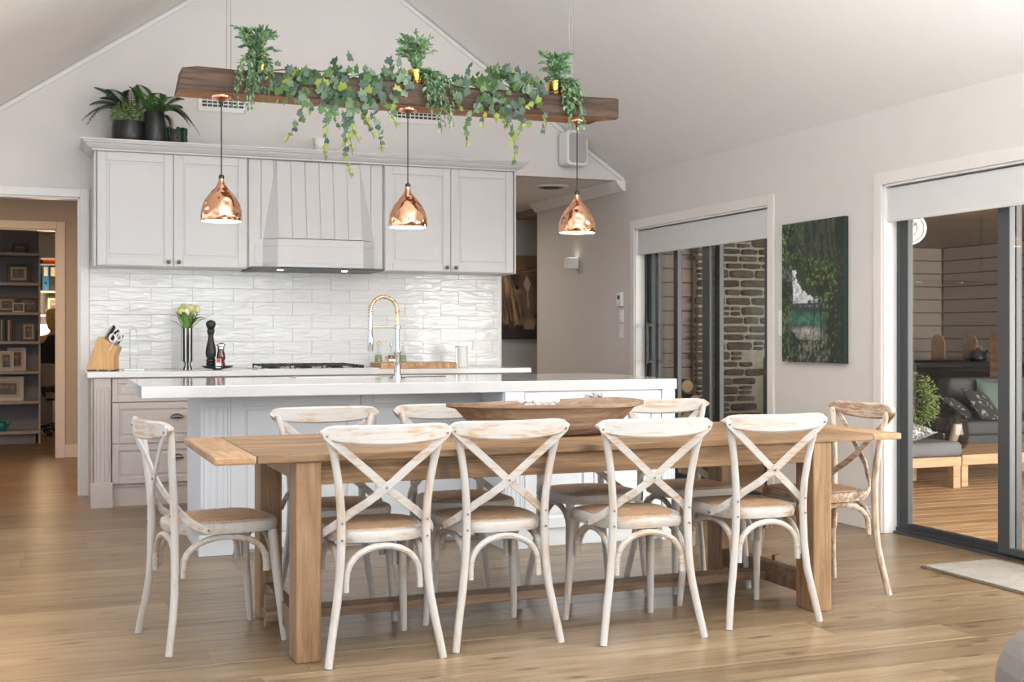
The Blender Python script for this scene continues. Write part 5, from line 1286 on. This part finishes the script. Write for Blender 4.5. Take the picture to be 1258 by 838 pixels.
def wboard(par, a, b, axis, z0):
    pr = [(0, 0), (-.022, 0), (-.008, .170), (0, .170)]
    mb = MB()
    if axis == 'x': mb.prism(pr, 'x', a, b)
    else: mb.prism(pr, 'y', a, b)
    return mb
for k in range(13):
    z0 = -.02 + k * .186; z0 = k * .186
    for a, b in ((4.78, 8.2), (8.2, 12.1)): wboard(wl, a + .002, b - .002, 'x', z0).build('weatherboard', M['patio_board'], wl, loc=(0, PYB + .03, z0))
    for a, b in ((6.1, 9.0), (9.0, 12.95), (12.95, PYB)): wboard(wr, a + .002, b - .002, 'y', z0).build('weatherboard', M['patio_board'], wr, loc=(PXR + .03, 0, z0))
# stone chimney
t = thing('stone_chimney', 'stacked stone outdoor fireplace chimney with pale mortar', 'fireplace', (9.1, 14.05, 0)); iv = -t.location
CX0, CX1, CY = 7.96, 10.4, 13.98
mb = MB(); mb.box(CX0 + .03, CX1, CY + .035, PYB - .03, 0, 2.415)
R_(mb.build('mortar_core', M['stone_mortar'], t)).location = iv
R_(MB().box(8.98, 10.1, CY - .02, CY + .06, .0, .86).build('firebox', M['dark'], t, bevel=.01)).location = iv
rng = random.Random(6)
def rock(w_, h_, d_, rng):
    mb = MB(); n = 10; vs = []
    for k, f in enumerate((.86, 1.0)):
        for i in range(n):
            a = 2 * PI * (i + .5) / n; c, s = math.cos(a), math.sin(a); e = .38
            x = (abs(c) ** e) * (1 if c > 0 else -1) * w_ / 2 * f; z = (abs(s) ** e) * (1 if s > 0 else -1) * h_ / 2 * f
            vs.append((x + rng.uniform(-.006, .006), (0 if k == 0 else d_ * .3) + rng.uniform(-.004, .004), z + rng.uniform(-.005, .005)))
    vs += [(v_[0], d_, v_[2]) for v_ in vs[n:2 * n]]
    fs = [tuple(range(n))] + [(i, i + n, (i + 1) % n + n, (i + 1) % n) for i in range(n)] + [(i + n, i + 2 * n, (i + 1) % n + 2 * n, (i + 1) % n + n) for i in range(n)]
    mb.add(vs, fs); return mb
z = .01
while z < 2.34:
    h = rng.uniform(.085, .145); x = CX0 + rng.uniform(-.05, .03)
    first = True
    while x < CX1 - .08:
        w_ = rng.uniform(.16, .46); hh = h * rng.choice([1, 1, 1, .95])
        if not (z < .84 and x + w_ > 9.0 and x + w_ / 2 < 10.1) and x < 9.9:
            if w_ < .24 and h > .11:
                for q in (0, 1): o = rock(w_ - .03, h / 2 - .018, .08, rng).build('stone', M['stone'], t); o.location = iv + Vector((x + w_ / 2, CY - rng.uniform(0, .02), z + h * (.25 + .5 * q)))
            else:
                o = rock(w_ - .026, hh - .026, .08, rng).build('stone', M['stone'], t); o.location = iv + Vector((x + w_ / 2, CY - rng.uniform(0, .025), z + h / 2))
        x += w_
    y_ = CY + .04
    while y_ < 13.9:
        w_ = rng.uniform(.25, .5); o = rock(w_ - .026, h - .026, .08, rng).build('stone', M['stone'], t); o.location = iv + Vector((CX0 - .0, y_ + w_ / 2, z + h / 2)); o.rotation_euler = (0, 0, -PI / 2); y_ += w_
    z += h
# log pile
rng = random.Random(8)
for k, (lx, lz) in enumerate(((6.98, .12), (7.20, .13), (7.09, .33), (6.74, .11), (6.86, .32), (6.98, .52))):
    r = rng.uniform(.085, .11); t = thing('log', ['split log at the chimney foot, bottom right of the stack', 'split log touching the chimney, bottom of the stack', 'split log in the second layer near the chimney', 'outermost bottom log of the stack by the chimney', 'split log in the second layer away from the chimney', 'topmost log of the stack by the stone chimney'][k], 'log', (lx + .56, 13.5, lz)); t['group'] = 'firewood beside the chimney'
    mb = MB(); n = 10; mb.tube([(0, 0, 0), (0, .45, 0)], r, n); mb.build('bark', M['bark'], t); mb = MB(); mb.tube([(0, -.003, 0), (0, .0, 0)], r * .88, n); mb.build('cut_end', M['log_end'], t)
# ottoman bench
t = thing('ottoman', 'grey cushioned outdoor ottoman on a pale timber frame', 'ottoman', (6.13, 7.85, -.015)); 
MB().box(-.52, .50, -.29, .30, .17, .245).build('timber_frame', M['deck_y'], t, bevel=.005)
for sx, sy in ((-.48, -.25), (.46, -.25), (-.48, .26), (.46, .26)): MB().box(sx - .035, sx + .035, sy - .035, sy + .035, 0, .245).build('leg', M['deck_y'], t, bevel=.004)
MB().box(-.53, .51, -.30, .31, .246, .36).build('cushion', M['ott'], t, bevel=.04, seg=4)
def pillow(label, loc, rot, s, m):
    t = thing('cushion', label, 'cushion', loc); t.rotation_euler = rot; mb = MB(); n = 12; vs = []; fs = []
    for sgn in (1, -1):
        for j in range(n + 1):
            for i in range(n + 1):
                u, v = -1 + 2 * i / n, -1 + 2 * j / n; e = (max(0, (1 - u * u)) * max(0, (1 - v * v))) ** .38; pin = 1 - .07 * (1 - abs(u)) * abs(v) ** 3 - .07 * 0
                vs.append((u * s * (1 - .07 * (1 - v * v) * abs(u) ** 4), v * s * (1 - .07 * (1 - u * u) * abs(v) ** 4), sgn * e * s * .30))
    k = (n + 1) ** 2
    for q in (0, 1):
        for j in range(n):
            for i in range(n): a = q * k + j * (n + 1) + i; f = (a, a + 1, a + n + 2, a + n + 1); fs.append(f if q == 0 else f[::-1])
    mb.add(vs, fs); mb.build('cover', m, t, smooth=3.1); MB().tube([(-s, -s, 0), (s, -s, 0), (s, s, 0), (-s, s, 0), (-s, -s, 0)], .004, 5).build('piping', m, t); return t
pillow('black and white leaf print cushion lying on the ottoman', (6.27, 7.90, .415), (.12, -.06, .4), .235, M['leafprint'])
# slatted table
t = thing('slatted_table', 'low slatted timber table beside the ottoman', 'table', (7.30, 8.0, -.015))
for k in range(7): MB().box(-.62, .70, -.38 + k * .108, -.38 + k * .108 + .098, .225, .25).build('slat', M['deck_y'], t, bevel=.003)
MB().box(-.62, .70, -.39, -.375, .17, .25).build('apron', M['deck_y'], t, bevel=.003); MB().box(-.62, .70, .375, .39, .17, .225).build('apron', M['deck_y'], t)
for sx in (-.57, .65):
    for sy in (-.33, .33): MB().box(sx - .03, sx + .03, sy - .03, sy + .03, 0, .225).build('leg', M['deck_y'], t)
p = at(1170, 548, 8.1)
t = thing('hurricane_lantern', 'smoked glass hurricane lantern on the slatted table', 'lantern', (p.x + .02, 8.12, .236))
MB().lathe([(.10, 0), (.125, .04), (.13, .12), (.115, .22), (.09, .29), (.087, .29), (.112, .22), (.126, .12), (.12, .04), (.09, .008)], n=28).build('glass_shade', M['smoke'], t, smooth=SM)
t = thing('pillar_candle', 'pale pillar candle leaning inside the smoked lantern', 'candle', (p.x + .035, 8.12, .25)); t.rotation_euler = (0, .38, 0); MB().lathe([(.036, 0), (.036, .16), (.03, .165)], (-.03, 0, .01), 18).build('wax', M['wax'], t, smooth=SM); MB().tube([(-.03, 0, .17), (-.03, 0, .185)], .002, 5).build('wick', M['dark'], t)
# sofa + cushions
t = thing('outdoor_sofa', 'charcoal outdoor sofa behind the slatted table', 'sofa', (8.9, 9.35, -.015))
MB().box(-1.02, 1.1, -.42, .42, .10, .26).build('base', M['sofa'], t, bevel=.02); MB().box(-1.02, 1.1, -.44, .28, .262, .385).build('seat_cushion', M['sofa'], t, bevel=.04, seg=4)
MB().box(-.66, 1.1, .20, .42, .386, .76).build('backrest', M['sofa'], t, bevel=.05, seg=4)
for sx in (-.95, 1.03):
    for sy in (-.36, .36): MB().box(sx - .03, sx + .03, sy - .03, sy + .03, 0, .1).build('leg', M['deck_y'], t)
pillow('black floral cushion at the left end of the charcoal sofa', (8.33, 9.22, .50), (.85, .15, .25), .18, M['blackprint'])
pillow('sage green cushion leaning on the sofa back', (8.64, 9.36, .545), (1.15, .1, -.35), .19, M['sage'])
pillow('second black floral cushion tucked behind the first one', (8.12, 9.30, .47), (.6, .1, .5), .165, M['blackprint'])
# shrub
p = at(1121, 492, 9.0)
t = thing('potted_shrub', 'round clipped green shrub in a pot behind the ottoman', 'shrub', (p.x, 9.0, -.015))
MB().lathe([(.13, 0), (.17, .02), (.19, .30), (.17, .30), (.15, .05)], n=24).build('pot', M['black_pot'], t, smooth=SM); MB().tube([(0, 0, .2), (0, 0, .5)], .02, 8).build('trunk', M['bark'], t)
mb = MB(); random.seed(55)
for k in range(2600):
    v = Vector((random.gauss(0, 1), random.gauss(0, 1), random.gauss(0, 1))).normalized(); r = random.uniform(.13, .235); c = v * r * Vector((1, 1, 1)).x + Vector((0, 0, .58)); c.z = .58 + v.z * r * 1.2
    d_ = (v + Vector((random.uniform(-.6, .6), random.uniform(-.6, .6), random.uniform(-.6, .6)))).normalized(); sd = d_.orthogonal().normalized(); s_ = random.uniform(.018, .03)
    mb.add([c, c + d_ * s_ * .5 + sd * s_ * .25, c + d_ * s_, c + d_ * s_ * .5 - sd * s_ * .25], [(0, 1, 2, 3)])
tag(mb.build('foliage', M['topiary'], t), kind='stuff')
# outdoor kitchen bench
t = thing('outdoor_kitchen_bench', 'dark outdoor kitchen bench along the weatherboard wall', 'bench', (11.1, 12.3, 0))
MB().box(-.32, .3, -1.1, .85, 0, .79).build('carcass', plain('dark_cabinet', (.05, .042, .038), .5), t, bevel=.004); MB().box(-.34, .32, -1.12, .87, .79, .83).build('bench_top', M['dark'], t, bevel=.003)
for k, (px, lb) in enumerate(((1152.5, 'rounded wooden serving board left of the black kettle'), (1192, 'rounded wooden serving board behind the black kettle'))):
    p = atx(px, 430, 11.15); t = thing('serving_board', lb, 'board', (11.15, p.y, .831), -PI / 2); t.rotation_euler = (.0, 0, -PI / 2)
    pts = [(-.13, 0), (.13, 0), (.13, .22)] + [(.13 * math.cos(a), .22 + .12 * math.sin(a)) for a in [PI * q / 10 for q in range(1, 10)]] + [(-.13, .22)]
    MB().prism(pts, 'y', -.012, .012).build('board', M['board'], t, bevel=.004)
p = atx(1201, 440, 10.98); t = thing('kettle', 'black kettle with brass trim on the outdoor bench', 'kettle', (10.98, p.y, .831))
MB().lathe([(.08, 0), (.11, .03), (.11, .09), (.07, .14), (.02, .15), (.015, .17), (.002, .175)], n=20).build('kettle_body', M['dark'], t, smooth=SM); MB().tube([(0, -.10, .08), (0, -.17, .14)], [.02, .012], 8).build('spout', M['dark'], t, smooth=SM)
MB().tube([(0, -.08, .13), (0, -.06, .2), (0, 0, .225), (0, .06, .2), (0, .08, .13)], .007, 6).build('handle', M['gold'], t, smooth=SM)
p = atx(1228, 440, 10.7); t = thing('timber_slab', 'upright timber slab standing before the outdoor bench', 'slab', (10.62, p.y - .1, -.015)); MB().box(-.03, .03, -.13, .14, 0, 1.2).build('slab', M['board'], t, bevel=.006)
# patio clock hanging from the ceiling
p = at(1117, 281, 7.14); t = thing('outdoor_clock', 'round white double sided clock hanging outside the wide door', 'clock', (p.x, 7.14, p.z)); t.rotation_euler = (0, 0, -.6)
def ydisc(mb, r, y0, y1, n=32): mb.prism([(r * math.cos(2 * PI * k / n), r * math.sin(2 * PI * k / n)) for k in range(n)], 'y', y0, y1); return mb
ydisc(MB(), .118, -.02, .02).build('case', M['white_pl'], t, bevel=.004)
mb = MB(); mb.tube([(.10 * math.cos(2 * PI * k / 32), -.021, .10 * math.sin(2 * PI * k / 32)) for k in range(33)], .0035, 6); mb.tube([(.055 * math.cos(2 * PI * k / 32), -.021, .055 * math.sin(2 * PI * k / 32)) for k in range(33)], .004, 6); mb.build('ring', M['grille'], t)
mb = MB()
for k in range(12): a = 2 * PI * k / 12; mb.tube([(.082 * math.cos(a), -.021, .082 * math.sin(a)), (.092 * math.cos(a), -.021, .092 * math.sin(a))], .0025, 5)
mb.build('hour_marks', M['grille'], t)
for a, l in ((1.9, .045), (.6, .065)): MB().tube([(0, -.024, 0), (l * math.cos(a), -.024, l * math.sin(a))], .0025, 5).build('hand', M['dark'], t)
MB().tube([(0, 0, .118), (0, 0, 2.42 - p.z)], .006, 8).build('hanger', M['char'], t)

# ================================================================ FLOOR THINGS NEAR THE CAMERA
t = thing('door_mat', 'beige woven rug with a dark edge in front of the wide door', 'rug', (4.36, 4.3, 0))
MB().box(-.235, .235, -.75, .70, 0, .010).build('binding', M['rug_edge'], t, bevel=.002); MB().box(-.228, .228, -.743, .693, .010, .016).build('pile', M['rug'], t, bevel=.003)
t = thing('area_rug', 'tan living room rug at the bottom edge of the picture', 'rug', (2.9, 2.35, 0))
MB().box(-1.35, 1.2, -1.5, .875, 0, .014).build('pile', M['rug'], t, bevel=.004)
t = thing('armchair', 'taupe armchair cropped by the lower right corner of the picture', 'armchair', (1.555, .87, 0), -.3)
MB().box(-.42, .42, -.40, .40, .10, .42).build('seat_base', M['arm'], t, bevel=.05, seg=4); MB().box(-.30, .30, -.36, .34, .421, .52).build('seat_cushion', M['arm'], t, bevel=.04, seg=4)
MB().box(-.44, .44, .22, .44, .12, .78).build('backrest', M['arm'], t, bevel=.09, seg=6)
for s in (-1, 1): MB().box(s * .38 - .09, s * .38 + .09, -.42, .28, .10, .62).build('armrest', M['arm'], t, bevel=.06, seg=5)
for s in (-1, 1):
    for q in (-.33, .35): MB().tube([(s * .34, q, 0), (s * .34, q, .12)], [.014, .02], 10).build('leg', M['dark'], t, smooth=SM)
bpy.data.objects.remove(bpy.data.objects['trim_3'])
